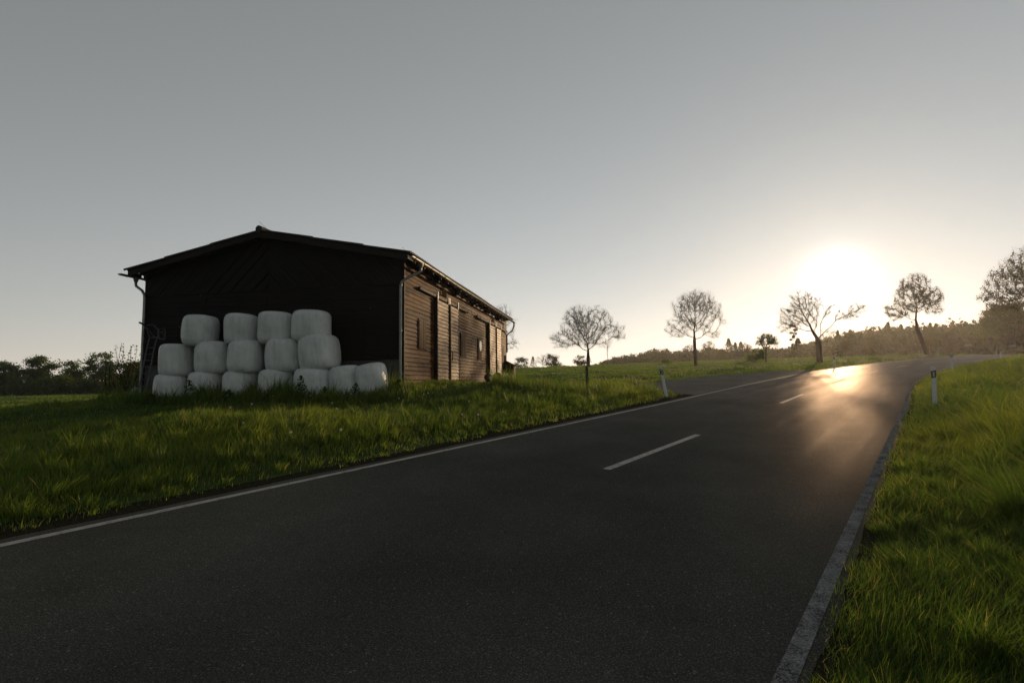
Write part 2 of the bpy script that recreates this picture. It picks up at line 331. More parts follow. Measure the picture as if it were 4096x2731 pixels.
# drop the duplicate region: keep order along the road
def catmull(P, n=8):
    out = []
    for i in range(len(P)-1):
        p0, p1, p2, p3 = P[max(i-1,0)], P[i], P[i+1], P[min(i+2, len(P)-1)]
        for t in np.linspace(0, 1, n, endpoint=False):
            out.append(.5*((2*p1)+(-p0+p2)*t+(2*p0-5*p1+4*p2-p3)*t*t+(-p0+3*p1-3*p2+p3)*t**3))
    out.append(P[-1]); return np.array(out)
CL = catmull(CLP, 6); CL[:, 2] += H0
seg = np.diff(CL[:, :2], axis=0); SL = np.hypot(seg[:, 0], seg[:, 1]); SS = np.concatenate([[0], np.cumsum(SL)])
def cross_of(s):  # rise towards the left is positive below
    return np.interp(s, [0, 80, 110, 160, 200], [.033, .035, .055, .055, .03])
def road_coords(x, y):
    x = np.atleast_1d(np.asarray(x, float)); y = np.atleast_1d(np.asarray(y, float))
    best = np.full(x.shape, 1e18); S = np.zeros_like(x); T = np.zeros_like(x); Z = np.zeros_like(x)
    for i in range(len(seg)):
        d = seg[i]/SL[i]; vx = x-CL[i, 0]; vy = y-CL[i, 1]
        u = vx*d[0]+vy*d[1]; uc = np.clip(u, 0, SL[i]); 
        dx = vx-uc*d[0]; dy = vy-uc*d[1]; D = dx*dx+dy*dy; m = D < best
        t = vx*d[1]-vy*d[0]
        best[m] = D[m]; S[m] = SS[i]+uc[m]; T[m] = (np.sign(t)*np.sqrt(D))[m]
        Z[m] = (CL[i, 2]+(CL[i+1, 2]-CL[i, 2])*uc/SL[i])[m]
    return S, T, Z
def road_pt(s, t, dz=0.):
    s = np.atleast_1d(s); i = np.clip(np.searchsorted(SS, s, side='right')-1, 0, len(seg)-1)
    x = np.interp(s, SS, CL[:, 0]); y = np.interp(s, SS, CL[:, 1]); z = np.interp(s, SS, CL[:, 2])
    e = .8; dx = np.interp(s+e, SS, CL[:, 0])-np.interp(s-e, SS, CL[:, 0]); dy = np.interp(s+e, SS, CL[:, 1])-np.interp(s-e, SS, CL[:, 1])
    l = np.hypot(dx, dy); dx, dy = dx/l, dy/l
    return np.stack([x+dy*t, y-dx*t, z-cross_of(s)*t+dz+0*s], 1)

# ------------------------------------------------------------------ terrain surface
ctrl = []
for s in np.arange(2, SS[-1], 7.):
    for t, dz in ((-3.5, 0), (-4.4, .0), (3.6, 0), (4.5, .04), (6.0, .16), (9.0, .42), (14., .8), (22., 1.1)):
        ds, dt = s, t
        if t > 6 and s > SS[-1]-60: continue
        p = road_pt(ds, dt)[0]
        _, tt, _ = road_coords(p[0], p[1])
        if abs(abs(tt[0])-abs(t)) > .3: continue
        ctrl.append((p[0], p[1], p[2]-H0+dz))
for t, s, dz in ((-6, 50, .22), (-6, 60, .3), (-6, 40, .2), (-8, 48, .5), (-8, 30, .35), (-9, 58, .75)):
    p = road_pt(s+9, t)[0]; ctrl.append((p[0], p[1], p[2]-H0+dz))
ctrl += [(-7.7,12.2,-.82), (-9.5,9.5,-1.22), (-5.1,16.1,-.62), (-3.8,17.9,-.10), (-8,16.8,-.50), (-11,18,-.50), (-14.2,19.7,-.38), (-14,16,-.65), (-12,12,-1.1),
         (-20,20,-.98), (-16,26,-.7), (-30,40,-1.0), (-60,60,-1.1), (-88,88,-1.15), (-45,88,-1.0), (-20,70,-.2), (-130,150,-2), (-60,20,-1.8), (-25,8,-1.7),
         (-2.0,27,-.20), (-.6,36,-.24), (.4,33,-.26), (1.2,27,-.36), (2,34,-.05), (1,45,.5), (.5,60,1.2), (1,90,2.5), (11,72,1.95), (23.3,65,1.85), (35,58,1.72), (12,50,.95), (22,48,1.0), (55,68,3.05), (45,62,2.45),
         (10,110,2.9), (40,110,4.0), (-20,110,1.4), (0,200,3.6), (45,200,5.6), (60,140,4.9), (120,170,7.), (-100,300,-1), (0,320,5), (220,220,11), (160,80,6.5), (100,70,4.6), (62,60,2.35), (41,40,1.2), (60,30,1.9), (40,5,.2), (20,-12,-1.0), (-20,-25,-3.0), (-80,-60,-4), (0,-80,-5), (90,-60,0),
         (6.43,27.85,-.20), (8.9,30.2,-.05), (12.3,33.6,.15), (17.3,37.6,.40), (5.9,25,-.36), (6.6,23.1,-.47), (3.9,27.6,-.3), (8.5,26.5,-.25), (12,31,.03)]
ctrl = np.array(ctrl)
_C = 3.0
def _ker(d2): return -np.sqrt(d2+_C*_C)
def fit_rbf():
    X = ctrl[:, :2]; n = len(X)
    D2 = ((X[:, None]-X[None])**2).sum(2); A = np.zeros((n+3, n+3)); A[:n, :n] = _ker(D2)+np.eye(n)*-.15*-1
    A[:n, :n] = _ker(D2); A[:n, :n] += np.eye(n)*.10
    Q = np.c_[np.ones(n), X]; A[:n, n:] = Q; A[n:, :n] = Q.T
    return np.linalg.solve(A, np.r_[ctrl[:, 2], 0, 0, 0])
RW = fit_rbf()
def vnoise(x, y, seed=0):
    """cheap smooth noise in [-1,1]"""
    r = np.random.default_rng(seed); o = np.zeros_like(x)
    for k in range(5):
        a = r.uniform(0, 2*math.pi); f = r.uniform(.7, 1.5); o = o+np.sin(x*math.cos(a)*f+y*math.sin(a)*f+r.uniform(0, 6)+1.3*np.sin(.6*x*math.sin(a)-.6*y*math.cos(a)+k))
    return o/3.2
def terrain(x, y, full=False):
    x = np.atleast_1d(np.asarray(x, float)); y = np.atleast_1d(np.asarray(y, float)); z = np.zeros_like(x)
    n = len(ctrl)
    for a in range(0, len(x), 60000):
        xs = x[a:a+60000]; ys = y[a:a+60000]
        acc = RW[n]+RW[n+1]*xs+RW[n+2]*ys
        for i in range(n): acc = acc-RW[i]*np.sqrt((xs-ctrl[i, 0])**2+(ys-ctrl[i, 1])**2+_C*_C)
        z[a:a+60000] = acc
    S, T, Z = road_coords(x, y)
    far = np.clip((np.abs(T)-4.5)/4, 0, 1)
    z = z+H0+far*(.10*vnoise(x*.95, y*.95, 3)+.05*vnoise(x*2.1, y*2.1, 4)+.05*vnoise(x*.35, y*.35, 5))
    zr = Z-cross_of(S)*np.clip(T, -4.5, 4.5)-.035
    w = np.clip((np.abs(T)-3.55)/1.0, 0, 1); w = w*w*(3-2*w)
    z = zr*(1-w)+z*w
    return (z, S, T) if full else z
def ground(px, py, d0=2., d1=250.):
    """where the line of sight through a photo pixel meets the terrain"""
    v = ray(px, py); ds = np.geomspace(d0, d1, 1500); P = CAM+v*ds[:, None]; h = P[:, 2]-terrain(P[:, 0], P[:, 1])
    k = np.argmax(h < 0); k = k if h[k] < 0 else len(ds)-1
    return P[k]
def on_ground(px, depth, dz=0):
    v = ray(px, 1525); x, y = v[0]*depth, v[1]*depth
    return np.array([x, y, terrain(x, y)[0]+dz])

def build_terrain():
    rad = np.concatenate([np.geomspace(.6, 60, 150), np.geomspace(61.5, 1500, 60)])
    ang = np.concatenate([np.radians(np.arange(-62, 62, .8)), np.radians(np.arange(62, 298, 4))])
    A, Rr = np.meshgrid(ang, rad); x = (Rr*np.sin(A)).ravel(); y = (Rr*np.cos(A)).ravel()
    z = terrain(x, y)
    rr = np.hypot(x, y); k = np.clip((rr-350)/300, 0, 1); z = z*(1-k)+(-6)*k
    V = np.c_[x, y, z]; na = len(ang); nr = len(rad)
    i = np.arange(nr-1)[:, None]*na; j = np.arange(na)[None]; j2 = (j+1) % na
    q = np.stack([i+j, i+na+j, i+na+j2, i+j2], -1).reshape(-1)
    V = np.vstack([V, [[0, 0, terrain(0, 0)[0]]]]); c = len(V)-1
    tr = np.stack([np.full(na, c), j[0], j2[0]], 1).ravel()
    me = mesh_np('ground', V, [(q, 4), (tr, 3)], None)
    o = link('ground', me, MA['soil'], smooth=True); tag(o, kind='structure')
build_terrain()
def strip(name, s0, s1, t0, t1, dz, m, ds=.6, nt=2, wob=None):
    s = np.arange(s0, s1+ds*.5, ds); cols = np.linspace(t0, t1, nt); V = []; UV = []
    for c in cols:
        t = np.full_like(s, c)
        if wob is not None: t = t+wob(s, c)
        V.append(road_pt(s, t, dz)); UV.append(np.c_[t, s])
    V = np.array(V).transpose(1, 0, 2).reshape(-1, 3); UV = np.array(UV).transpose(1, 0, 2).reshape(-1, 2)
    n = len(s); i = np.arange(n-1)[:, None]*nt; j = np.arange(nt-1)[None]
    q = np.stack([i+j, i+j+1, i+nt+j+1, i+nt+j], -1).reshape(-1)
    return mesh_np(name, V, q, 4, uv=UV)
SMAX = SS[-1]-8
def edge_wob(s, c):
    return (.012*np.sin(s*1.7)+.010*np.sin(s*4.3+1)+.006*np.sin(s*11.))*(abs(c) > 3.3)*np.sign(c)
road = link('road', strip('road', 2, SMAX, -3.42, 3.34, 0, MA['asphalt'], .2, 14, edge_wob), MA['asphalt'], smooth=True); tag(road, kind='structure')
def lines():
    mes = []
    V = []; Fq = []
    def add(s0, s1, t0, t1, ds=.5):
        n = max(2, int((s1-s0)/ds)+1); s = np.linspace(s0, s1, n)
        a = road_pt(s, np.full(n, t0), .004); b = road_pt(s, np.full(n, t1), .004); base = sum(len(v) for v in V)
        V.append(np.stack([a, b], 1).reshape(-1, 3)); i = np.arange(n-1)*2+base
        Fq.append(np.stack([i, i+1, i+3, i+2], 1).ravel())
    add(2, SMAX-1, -HW-.06, -HW+.06)
    s1 = road_coords(8.70, 17.19)[0][0]
    per = 11.74
    for k in range(-4, 12):
        a = s1-per+per*k
        # first visible dash starts where the photo shows it
        add(a, a+3.95, -.065, .065)
    o = link('road_markings', mesh_np('road_markings', np.vstack(V), np.concatenate(Fq), 4), MA['line']); tag(o, kind='structure')
    V.clear(); Fq.clear(); add(2, SMAX-1, HW-.02, HW+.09); o = link('edge_line', mesh_np('edge_line', np.vstack(V), np.concatenate(Fq), 4), MA['worn_line']); tag(o, kind='structure')
def fix_dash_phase():
    pass
lines()
# gravel shoulder, left and right
def wob2(s, c): return (.08*np.sin(s*1.1+.5)+.04*np.sin(s*2.9))*(abs(c) > 3.6)*np.sign(c)
sh = strip('gravel_verge', 2, 84, -4.15, -3.3, -.012, MA['gravel'], .3, 3, wob2); o = link('gravel_verge', sh, MA['gravel'], smooth=True); tag(o, kind='structure')
sh = strip('gravel_verge', 2, 120, 3.3, 3.44, -.004, MA['gravel'], .3, 3, edge_wob); o = link('gravel_verge', sh, MA['gravel'], smooth=True); tag(o, kind='structure')
# asphalt side track joining from the left, its outline in metres
_sa = road_coords(6.9, 20.9)[0][0]; _sb = road_coords(22.9, 39.0)[0][0]
APRON = [(5.3,26.2), (6.9,28.4), (8.9,30.3), (12.3,33.7), (17.3,37.7), (20.6,39.7)]+[tuple(road_pt(q, -3.36)[0][:2]) for q in np.linspace(_sb, _sa, 9)]+[(6.0,22.0), (5.5,23.5), (4.9,24.9)]
def in_poly(x, y, P):
    c = np.zeros(np.shape(x), bool); n = len(P)
    for i in range(n):
        x1, y1 = P[i]; x2, y2 = P[(i+1) % n]
        c ^= ((y1 > y) != (y2 > y)) & (x < (x2-x1)*(y-y1)/(y2-y1+1e-12)+x1)
    return c
def build_apron():
    bm = bmesh.new(); vs = [bm.verts.new((x, y, 0)) for x, y in APRON]; bm.faces.new(vs)
    bmesh.ops.triangulate(bm, faces=bm.faces[:]); bmesh.ops.subdivide_edges(bm, edges=bm.edges[:], cuts=9, use_grid_fill=True)
    bmesh.ops.triangulate(bm, faces=bm.faces[:])
    co = np.array([v.co[:] for v in bm.verts]); z, S, T = terrain(co[:, 0], co[:, 1], True)
    zr = road_pt(S, T)[:, 2]
    w = np.clip((np.abs(T)-3.4)/1.2, 0, 1)
    zz = (zr-.006)*(1-w)+(z+.045)*w
    for v, q in zip(bm.verts, zz): v.co.z = q
    uvl = bm.loops.layers.uv.new('UVMap')
    for f in bm.faces:
        for l in f.loops: l[uvl].uv = (l.vert.co.x*.7-l.vert.co.y*.7, l.vert.co.x*.7+l.vert.co.y*.7)
    me = bpy.data.meshes.new('side_track'); bm.to_mesh(me); bm.free()
    o = link('side_track', me, MA['track'], smooth=True); tag(o, kind='structure')
build_apron()

# ------------------------------------------------------------------ barn
YAW = .1817
bs = np.array([math.sin(YAW), math.cos(YAW), 0]); bl = np.array([-math.cos(YAW), math.sin(YAW), 0])
BC = np.array([-3.8164, 18., .0857+H0])
W_, L_, HE, HR, SO, FO, PLN = 10.6, 18.75, 4.34, 1.10, .45, .61, .72
SLP = HR/(W_/2)
# barn frame: u along the long side (away), v outwards to the right of that side is negative l, w up
def bp(s, l, z): return tuple(BC+bs*s+bl*l+np.array([0, 0, z]))
barn = empty('barn', tuple(BC), label='long dark timber barn with low pitched roof behind the white bales', cat='barn')
barn_inv = Matrix.Translation(-Vector(BC))
class BB(MB):
    """MB in barn coordinates (s, l, z); vertices stored relative to the barn's base"""
    def add(s, lo, hi): s.box(lo, hi)
    def build(s, name, mat, parent=barn, **k):
        s.v = [tuple(np.array(bp(*v))-BC) for v in s.v]; return MB.build(s, name, mat, parent, **k)
def child_obj(o, parent): o.parent = parent; return o
# plinth
m = BB(); m.box((.02, .02, -1.3), (.25, W_-.02, PLN)); m.box((0, W_-.25, -1.3), (L_, W_-.01, PLN)); m.box((.0, .03, -.7), (L_, .2, -.02))
m.box((-.035, .0, PLN), (.0, W_, PLN+.035)); m.build('plinth', MA['concrete'])
# inner core so that no light passes through the boards
m = BB(); m.poly([(.2, .12, -.5), (.2, W_-.12, -.5), (.2, W_-.12, HE-.1), (.2, W_/2, HE+HR-.1), (.2, .12, HE-.1), (L_, .12, -.5), (L_, W_-.12, -.5), (L_, W_-.12, HE-.1), (L_, W_/2, HE+HR-.1), (L_, .12, HE-.1)],
    [(0,1,2,3,4), (9,8,7,6,5), (0,5,6,1), (1,6,7,2), (2,7,8,3), (3,8,9,4), (4,9,5,0)])
m.build('wall_core', MA['beam'])
# long wall of lapped boards, each course slightly bowed and split into lengths
def clapboards(s0, s1, z0, z1, off, bh=.158, lap=.028, splits=(2.87, 6.2, 9.16, 12.9, 16.2), jag=.006, seed=1, step=.35, holes=()):
    r = random.Random(seed); m = BB(); z = z0
    cuts = [s0]+[c for c in splits if s0 < c < s1]+[s1]
    while z < z1-.01:
        top = min(z+bh, z1)
        for a, b in zip(cuts[:-1], cuts[1:]):
            n = max(2, int((b-a)/step)); dz = r.uniform(-jag, jag); out = r.uniform(0, .008); tilt = r.uniform(-.004, .004)
            ph = r.uniform(0, 6); P = []
            for k in range(n+1):
                s = a+.004+(b-a-.008)*k/n; w = r.uniform(-.004, .004)+.005*math.sin(s*.9+ph); e = r.uniform(-.004, .004)
                P += [(s, -off-out-lap+e, z+dz+w+tilt*k), (s, -off-out-lap-.004+e, z+dz+w+.022), (s, -off-.004, top+dz+.01), (s, -off+.03, z+dz+w)]
            F = []
            for k in range(n):
                q = k*4; F += [(q, q+1, q+5, q+4), (q+1, q+2, q+6, q+5), (q+3, q, q+4, q+7)]
            F += [(0, 3, 2, 1), (n*4, n*4+1, n*4+2, n*4+3)]
            m.poly(P, F)
        z += bh
    return m
clapboards(-.02, L_, -.25, HE-.02, 0.0).build('side_wall', MA['wall'])
m = BB(); m.box((L_-.01, -.03, -.4), (L_+.05, W_, HE)); m.build('end_wall', MA['wall'])
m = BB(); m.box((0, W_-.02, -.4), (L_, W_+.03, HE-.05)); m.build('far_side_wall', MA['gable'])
m = BB(); m.box((-.05, -.055, -.3), (.03, -.0, HE-.1)); m.build('corner_board', MA['beam']); m = BB(); m.box((-.06, W_-.02, -.3), (.02, W_+.05, HE-.1)); m.build('corner_board', MA['beam'])
# gable wall: level boards below, chevron boards above
def clip(poly, a, b, c):      # keep a*x+b*y<=c
    out = []
    for i in range(len(poly)):
        p, q = poly[i], poly[(i+1) % len(poly)]; fp = a*p[0]+b*p[1]-c; fq = a*q[0]+b*q[1]-c
        if fp <= 0: out.append(p)
        if fp*fq < 0: t = fp/(fp-fq); out.append((p[0]+(q[0]-p[0])*t, p[1]+(q[1]-p[1])*t))
    return out
def gable():
    r = random.Random(4); m = BB(); zc = 3.42
    z = PLN+.04
    while z < zc-.01:
        top = min(z+.155, zc)
        for a, b in ((0, 2.7), (2.7, 5.3), (5.3, 7.9), (7.9, W_)):
            o = r.uniform(.0, .02); dz = r.uniform(-.005, .005)
            m.box((-.045-o, a+.003, z+dz+.004), (0.0, b-.003, top+dz-.004))
        z += .155
    for side in (0, 1):
        reg = [(0, zc+.01), (W_/2, zc+.01), (W_/2, HE+HR-.04), (0, HE-.04)]
        k = -40
        while k < 60:
            # diagonal strips rising towards the middle
            c0 = k*.17; c1 = c0+.158; q = clip(clip(reg, -1*.7071, .7071, c1), .7071, -.7071, -c0); k += 1
            if len(q) < 3: continue
            o = r.uniform(.006, .03) if r.random() < .7 else r.uniform(.03, .05)
            pts = [(x if side == 0 else W_-x, zz) for x, zz in q]; n = len(pts)
            P = [(-.03-o, x, zz) for x, zz in pts]+[(0.0, x, zz) for x, zz in pts]
            m.poly(P, [tuple(range(n)), tuple(range(2*n-1, n-1, -1))]+[(i, (i+1) % n, n+(i+1) % n, n+i) for i in range(n)])
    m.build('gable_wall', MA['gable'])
    for l, z in ((8.1, 3.35), (2.7, 3.42), (9.0, 2.2), (1.2, 2.6)): m = BB(); m.box((-.10, l-.03, z-.02), (-.03, l+.03, z+.02)); m.build('wall_hook', MA['steel'])
    m = BB(); m.box((-.075, 1.45, .8), (-.03, 2.15, 2.05)); m.box((-.09, 1.5, 1.0), (-.07, 2.1, 1.08)); m.box((-.09, 1.5, 1.75), (-.07, 2.1, 1.83)); m.build('hatch', MA['gable'])
gable()
# roof of corrugated sheets in three overlapping rows a side, with ridge cap
def roof():
    for side in (0, 1):
        V = []; F = []; s0, s1 = -FO, L_+.42; n = int((s1-s0)/.03); ss = np.linspace(s0, s1, n)
        lmax = W_/2+SO; rows = [(0.0, 2.05), (1.95, 4.0), (3.9, lmax+.04)]
        for ri, (a, b) in enumerate(rows):
            for th in (0, 1):
                for c, up in ((a, .0), (b, .035)):
                    lift = .16-ri*.001+(.0 if c == a else .038) - (.0 if th == 0 else .05)
                    base = len(V)
                    for s in ss:
                        l = W_/2-c if side == 0 else W_/2+c
                        V.append((s, l, HE+HR-SLP*c+lift+.026*math.sin(s*2*math.pi/.177)+.012*math.sin(s*.7+ri)))
            b0 = len(V)-4*n
            for k in range(n-1):
                A = b0+k; B = b0+n+k; C = b0+2*n+k; D = b0+3*n+k
                F += [(A, B, B+1, A+1), (C, C+1, D+1, D), (B, D, D+1, B+1)]
            for k in (0, n-1): F.append((b0+k, b0+2*n+k, b0+3*n+k, b0+n+k))
        m = BB(); m.poly(V, F); m.build('roof', MA['roof'])
    m = BB(); m.tube([(-FO-.06, W_/2, HE+HR+.15), (L_+.45, W_/2, HE+HR+.15)], .13, 12); o = m.build('ridge_cap', MA['roof'], smooth=True)
    # verge boards and rafters under the overhang
    m = BB()
    for side in (0, 1):
        for s in (-FO+.04, -.10, ):
            h = .20 if s < -.3 else .1
            P = []
            for ds in (0, .035):
                for c, dz in ((0.0, .08), (W_/2+SO-.12, .08), (W_/2+SO-.12, .08-h), (0, .08-h)):
                    l = W_/2-c if side == 0 else W_/2+c; P.append((s+ds, l, HE+HR-SLP*c+dz))
            m.poly(P, [(0,1,2,3), (7,6,5,4), (0,4,5,1), (1,5,6,2), (2,6,7,3), (3,7,4,0)])
    m.build('verge_board', MA['beam'])
    m = BB()
    for side in (0, 1):
        for c in np.linspace(.4, W_/2+SO-.12, 7):
            l = W_/2-c if side == 0 else W_/2+c; z = HE+HR-SLP*c
            m = BB(); m.box((-FO+.08, l-.04, z-.06), (.0, l+.04, z+.07)); m.build('purlin_end', MA['beam'])
    # rafter tails under the long eaves
    for s in np.arange(.2, L_, .98):
        for side in (0, 1):
            a = (s, .05, HE-.02) if side == 0 else (s, W_-.05, HE-.02); b = (s, -SO+.08, HE-SLP*SO-.0) if side == 0 else (s, W_+SO-.08, HE-SLP*SO-.0)
            m = BB(); m.beam(a, b, .08, .14); m.build('rafter', MA['beam'])
    # boarded soffit
    m = BB()
    for side in (0, 1):
        q = [(-.05, 0.0), (L_+.3, 0.0), (L_+.3, -SO+.03), (-.05, -SO+.03)]; P = []
        for dz in (.10, .07):
            for s, l in q: P.append((s, l if side == 0 else W_-l, HE+SLP*l+dz))
        m.poly(P, [(0,1,2,3), (7,6,5,4), (0,4,5,1), (1,5,6,2), (2,6,7,3), (3,7,4,0)])
    m.build('soffit', MA['beam'])
roof()
def bracket(s):
    m = BB(); m.box((s-.07, -SO+.1, HE-.30), (s+.07, .0, HE-.16)); m.box((s-.18, -.16, HE-.33), (s+.18, -.03, HE-.16)); return m.build('eave_bracket', MA['beam'])
for s in (2.91, 5.94, 9.13, 12.39, 15.72): bracket(s)
def gutter(side):
    l0 = -SO-.10 if side == 0 else W_+SO+.10; z = HE-SLP*SO+.0; n = 9; V = []; F = []
    ss = np.linspace(-FO-.10, L_+.42, 40); r1, r2 = .078, .070
    for s in ss:
        zz = z-.0015*s+.008*math.sin(s*.9)
        for r in (r1, r2):
            for k in range(n):
                a = math.pi+math.pi*k/(n-1); V.append((s, l0+r*math.cos(a), zz+r*math.sin(a)))
    for i in range(len(ss)-1):
        for k in range(n-1):
            a = i*2*n+k; F.append((a, a+1, a+2*n+1, a+2*n)); a += n; F.append((a, a+2*n, a+2*n+1, a+1))
        for k in (0, n-1): a = i*2*n+k; F.append((a, a+n, a+3*n, a+2*n))
    for i in (0, len(ss)-1):
        for k in range(n-1): a = i*2*n+k; F.append((a, a+1, a+n+1, a+n))
    F.append(tuple(range(n, 2*n))); F.append(tuple((len(ss)-1)*2*n+n+k for k in range(n)))
    m = BB(); m.poly(V, F); g = m.build('gutter', MA['zinc'], smooth=True)
    for s in np.arange(-.4, L_+.3, .82):
        zz = z-.0015*s; m = BB()
        m.tube([(s, l0+.083*math.cos(a), zz+.083*math.sin(a)) for a in np.linspace(math.pi*.93, math.pi*2.07, 9)], .010, 5)
        m.beam((s, l0+(.08 if side == 0 else -.08), zz), (s, l0+(.22 if side == 0 else -.22), zz+.11), .02, .008); m.build('gutter_bracket', MA['zinc'], parent=g)
    return l0, z
for side in (0, 1):
    l0, z = gutter(side); sg = 1 if side == 0 else -1
    wx = 0.04 if side == 0 else W_-.04
    m = BB(); sa = .25 if side == 0 else .0
    m.tube([(sa, l0, z-.05), (sa, l0, z-.14), (sa, l0, z-.24)], [.10, .085, .045], 12)
    m.tube([(sa, l0, z-.22), (sa, l0, z-.30), (sa-.03, l0+.06*sg, z-.38), (-.02, l0+(wx-l0)*.55, z-.56), (-.14, wx-.03*sg, z-.76), (-.15, wx, z-.90), (-.15, wx, 1.5), (-.15, wx, -.35)], .05, 12)
    for zz in (3.35, 1.75, .25): m.tube([(-.15, wx, zz), (-.15, wx, zz+.03)], .058, 12)
    m.build('downpipe', MA['zinc'], smooth=True)
# far end downpipe of the right gutter
m = BB(); z = HE-SLP*SO
m.tube([(L_+.2, -SO-.10, z-.05), (L_+.2, -SO-.10, z-.30), (L_+.15, -SO+.0, z-.62), (L_+.1, -.05, z-.95), (L_+.1, -.05, z-2.2)], .05, 10); m.build('downpipe', MA['rust'], smooth=True)
# sliding doors with rails
def sliding_door(s0, s1, sm, rail0, rail1, seed):
    D = .16
    m = clapboards(s0+.03, s1, -.1, 3.36, D+.02, bh=.158, splits=(sm,), jag=.012, seed=seed, lap=.022)
    d = m.build('sliding_door', MA['door'])
    m = BB(); m.box((s0-.02, -D-.03, -.1), (s0+.06, -.03, 3.42)); m.build('door_jamb', MA['beam'], parent=barn)
    m = BB()
    m.box((s0+.06, -D-.02, -.1), (s1-.02, -.04, 3.34)); m.build('door_frame', MA['beam'], parent=barn)
    m = BB(); m.box((sm-.05, -D-.10, -.1), (sm+.04, -D-.03, 3.40)); m.build('middle_post', MA['shutter'], parent=barn)
    m = BB(); m.box((s1-.03, -D-.055, -.1), (s1+.03, -.03, 3.34)); m.build('edge_strip', MA['shutter'], parent=barn)
    m = BB(); m.tube([(sm+.12, -D-.07, .95), (sm+.12, -D-.13, .98), (sm+.12, -D-.13, 1.33), (sm+.12, -D-.07, 1.36)], .013, 6)
    m.tube([(sm+.26, -D-.05, .93), (sm+.26, -D-.10, .96), (sm+.26, -D-.10, 1.30), (sm+.26, -D-.05, 1.33)], .013, 6)
    m.build('door_handle', MA['rust'], parent=barn)
    m = BB(); m.box((rail0, -.17, 3.46), (rail1, -.06, 3.55))
    for s in np.arange(rail0+.2, rail1, .75): m.box((s-.03, -.14, 3.50), (s+.03, -.0, 3.60))
    m.build('door_rail', MA['beam'])
    for s in (s0+.02, sm-.12, sm+.05, s1-.1):
        m = BB(); m.box((s-.03, -.215, 3.36), (s+.03, -.18, 3.70)); m.build('rail_hanger', MA['hanger'])
sliding_door(3.17, 6.25, 4.80, 1.24, 8.25, 11)
sliding_door(12.78, 16.2, 14.50, 9.95, 18.3, 12)
def shutter(s0, s1, z0=1.24, z1=2.33):
    m = BB(); n = 5
    for k in range(n):
        a = s0+(s1-s0)*k/n; b = s0+(s1-s0)*(k+1)/n; m.box((a+.004, -.075-.004*(k % 2), z0), (b-.004, -.045, z1))
    o = m.build('shutter', MA['shutter'])
    m = BB(); m.box((s0-.05, -.06, z0-.03), (s0, -.02, z1+.04)); m.box((s1, -.06, z0-.03), (s1+.05, -.02, z1+.04)); m.box((s0-.05, -.07, z1), (s1+.05, -.02, z1+.04)); m.build('frame', MA['beam'], parent=o)
    for z in (z0+.15, z1-.15): m = BB(); m.box((s0-.04, -.095, z-.025), (s0+.07, -.076, z+.025)); m.build('hinge', MA['rust'], parent=o)
    o2 = [c for c in bpy.data.objects if c.parent == o]
    return o
for a in ((1.40, 2.13), (7.08, 7.93), (10.47, 11.22), (16.90, 17.65)): shutter(*a)
m = BB(); P = []; n = 28
for d in (-.11, -.085):
    for k in range(n): a = 2*math.pi*k/n; P.append((10.82+.265*math.cos(a), d, 1.97+.29*math.sin(a)))
m.poly(P, [tuple(range(n)), tuple(range(2*n-1, n-1, -1))]+[(k, (k+1) % n, n+(k+1) % n, n+k) for k in range(n)])
disc = m.build('round_plate', MA['white']); tag(disc, label='round white plate fixed to a shutter')
for s0, s1 in ((4.05, 4.74), (13.83, 14.5)):
    m = BB(); m.box((s0, -.05, 3.72), (s1, -.03, 4.06))
    for z in (3.74, 3.82, 3.90, 3.98):
        m.beam((s0, -.075, z), (s1, -.075, z), .09, .02, up=(0, .5, 1))
    m.build('vent', MA['wall'])
for s, l, z, ds, dl in ((.25, -.2, HE+.05, .25, .05), (6.5, -.3, HE+.05, .0, 0), (11.5, -.3, HE+.03, .03, 0), (15.3, -.3, HE+.03, .0, 0), (-.5, W_/2-.35, HE+HR+.05, .1, .12)):
    m = BB(); m.tube([(s, l, z), (s-ds, l+dl*2+.16*(s < 1), z+.40)], .005, 5); m.build('lightning_rod', MA['rust'])
# hutch hanging on the wall by the far end
hut = empty('wall_hutch', bp(18.2, -.3, .26), label='small dark wooden hutch with slanted lid hanging at the far end of the barn wall', cat='hutch')
HB = np.array(bp(18.2, -.3, .26))
class HM(MB):
    def build(s, name, mat, parent=hut, **k):
        s.v = [tuple(np.array(bp(*v))-HB) for v in s.v]; return MB.build(s, name, mat, parent, **k)
m = HM(); P = [(17.85, -.06, .25), (17.85, -.66, .25), (17.85, -.66, 1.12), (17.85, -.06, 1.42), (18.55, -.06, .25), (18.55, -.66, .25), (18.55, -.66, 1.12), (18.55, -.06, 1.42)]
m.poly(P, [(0,1,2,3), (7,6,5,4), (0,4,5,1), (1,5,6,2), (2,6,7,3), (3,7,4,0)]); m.build('box', MA['beam'])
m = HM(); m.box((17.83, -.70, .22), (18.57, -.665, 1.10)); m.build('door', MA['shutter'])
m = HM(); P = [(17.75, -.05, 1.43), (17.75, -.82, 1.05), (18.65, -.82, 1.05), (18.65, -.05, 1.43), (17.75, -.05, 1.46), (17.75, -.82, 1.08), (18.65, -.82, 1.08), (18.65, -.05, 1.46)]
m.poly(P, [(0,1,2,3), (7,6,5,4), (0,4,5,1), (1,5,6,2), (2,6,7,3), (3,7,4,0)]); m.box((17.8, -.16, 1.46), (18.0, -.05, 1.80)); m.build('lid', MA['shutter'])
m = HM(); m.box((17.9, -.6, -.4), (17.96, -.54, .25)); m.build('leg', MA['beam']); m = HM(); m.box((18.45, -.6, -.4), (18.51, -.54, .25)); m.build('leg', MA['beam'])

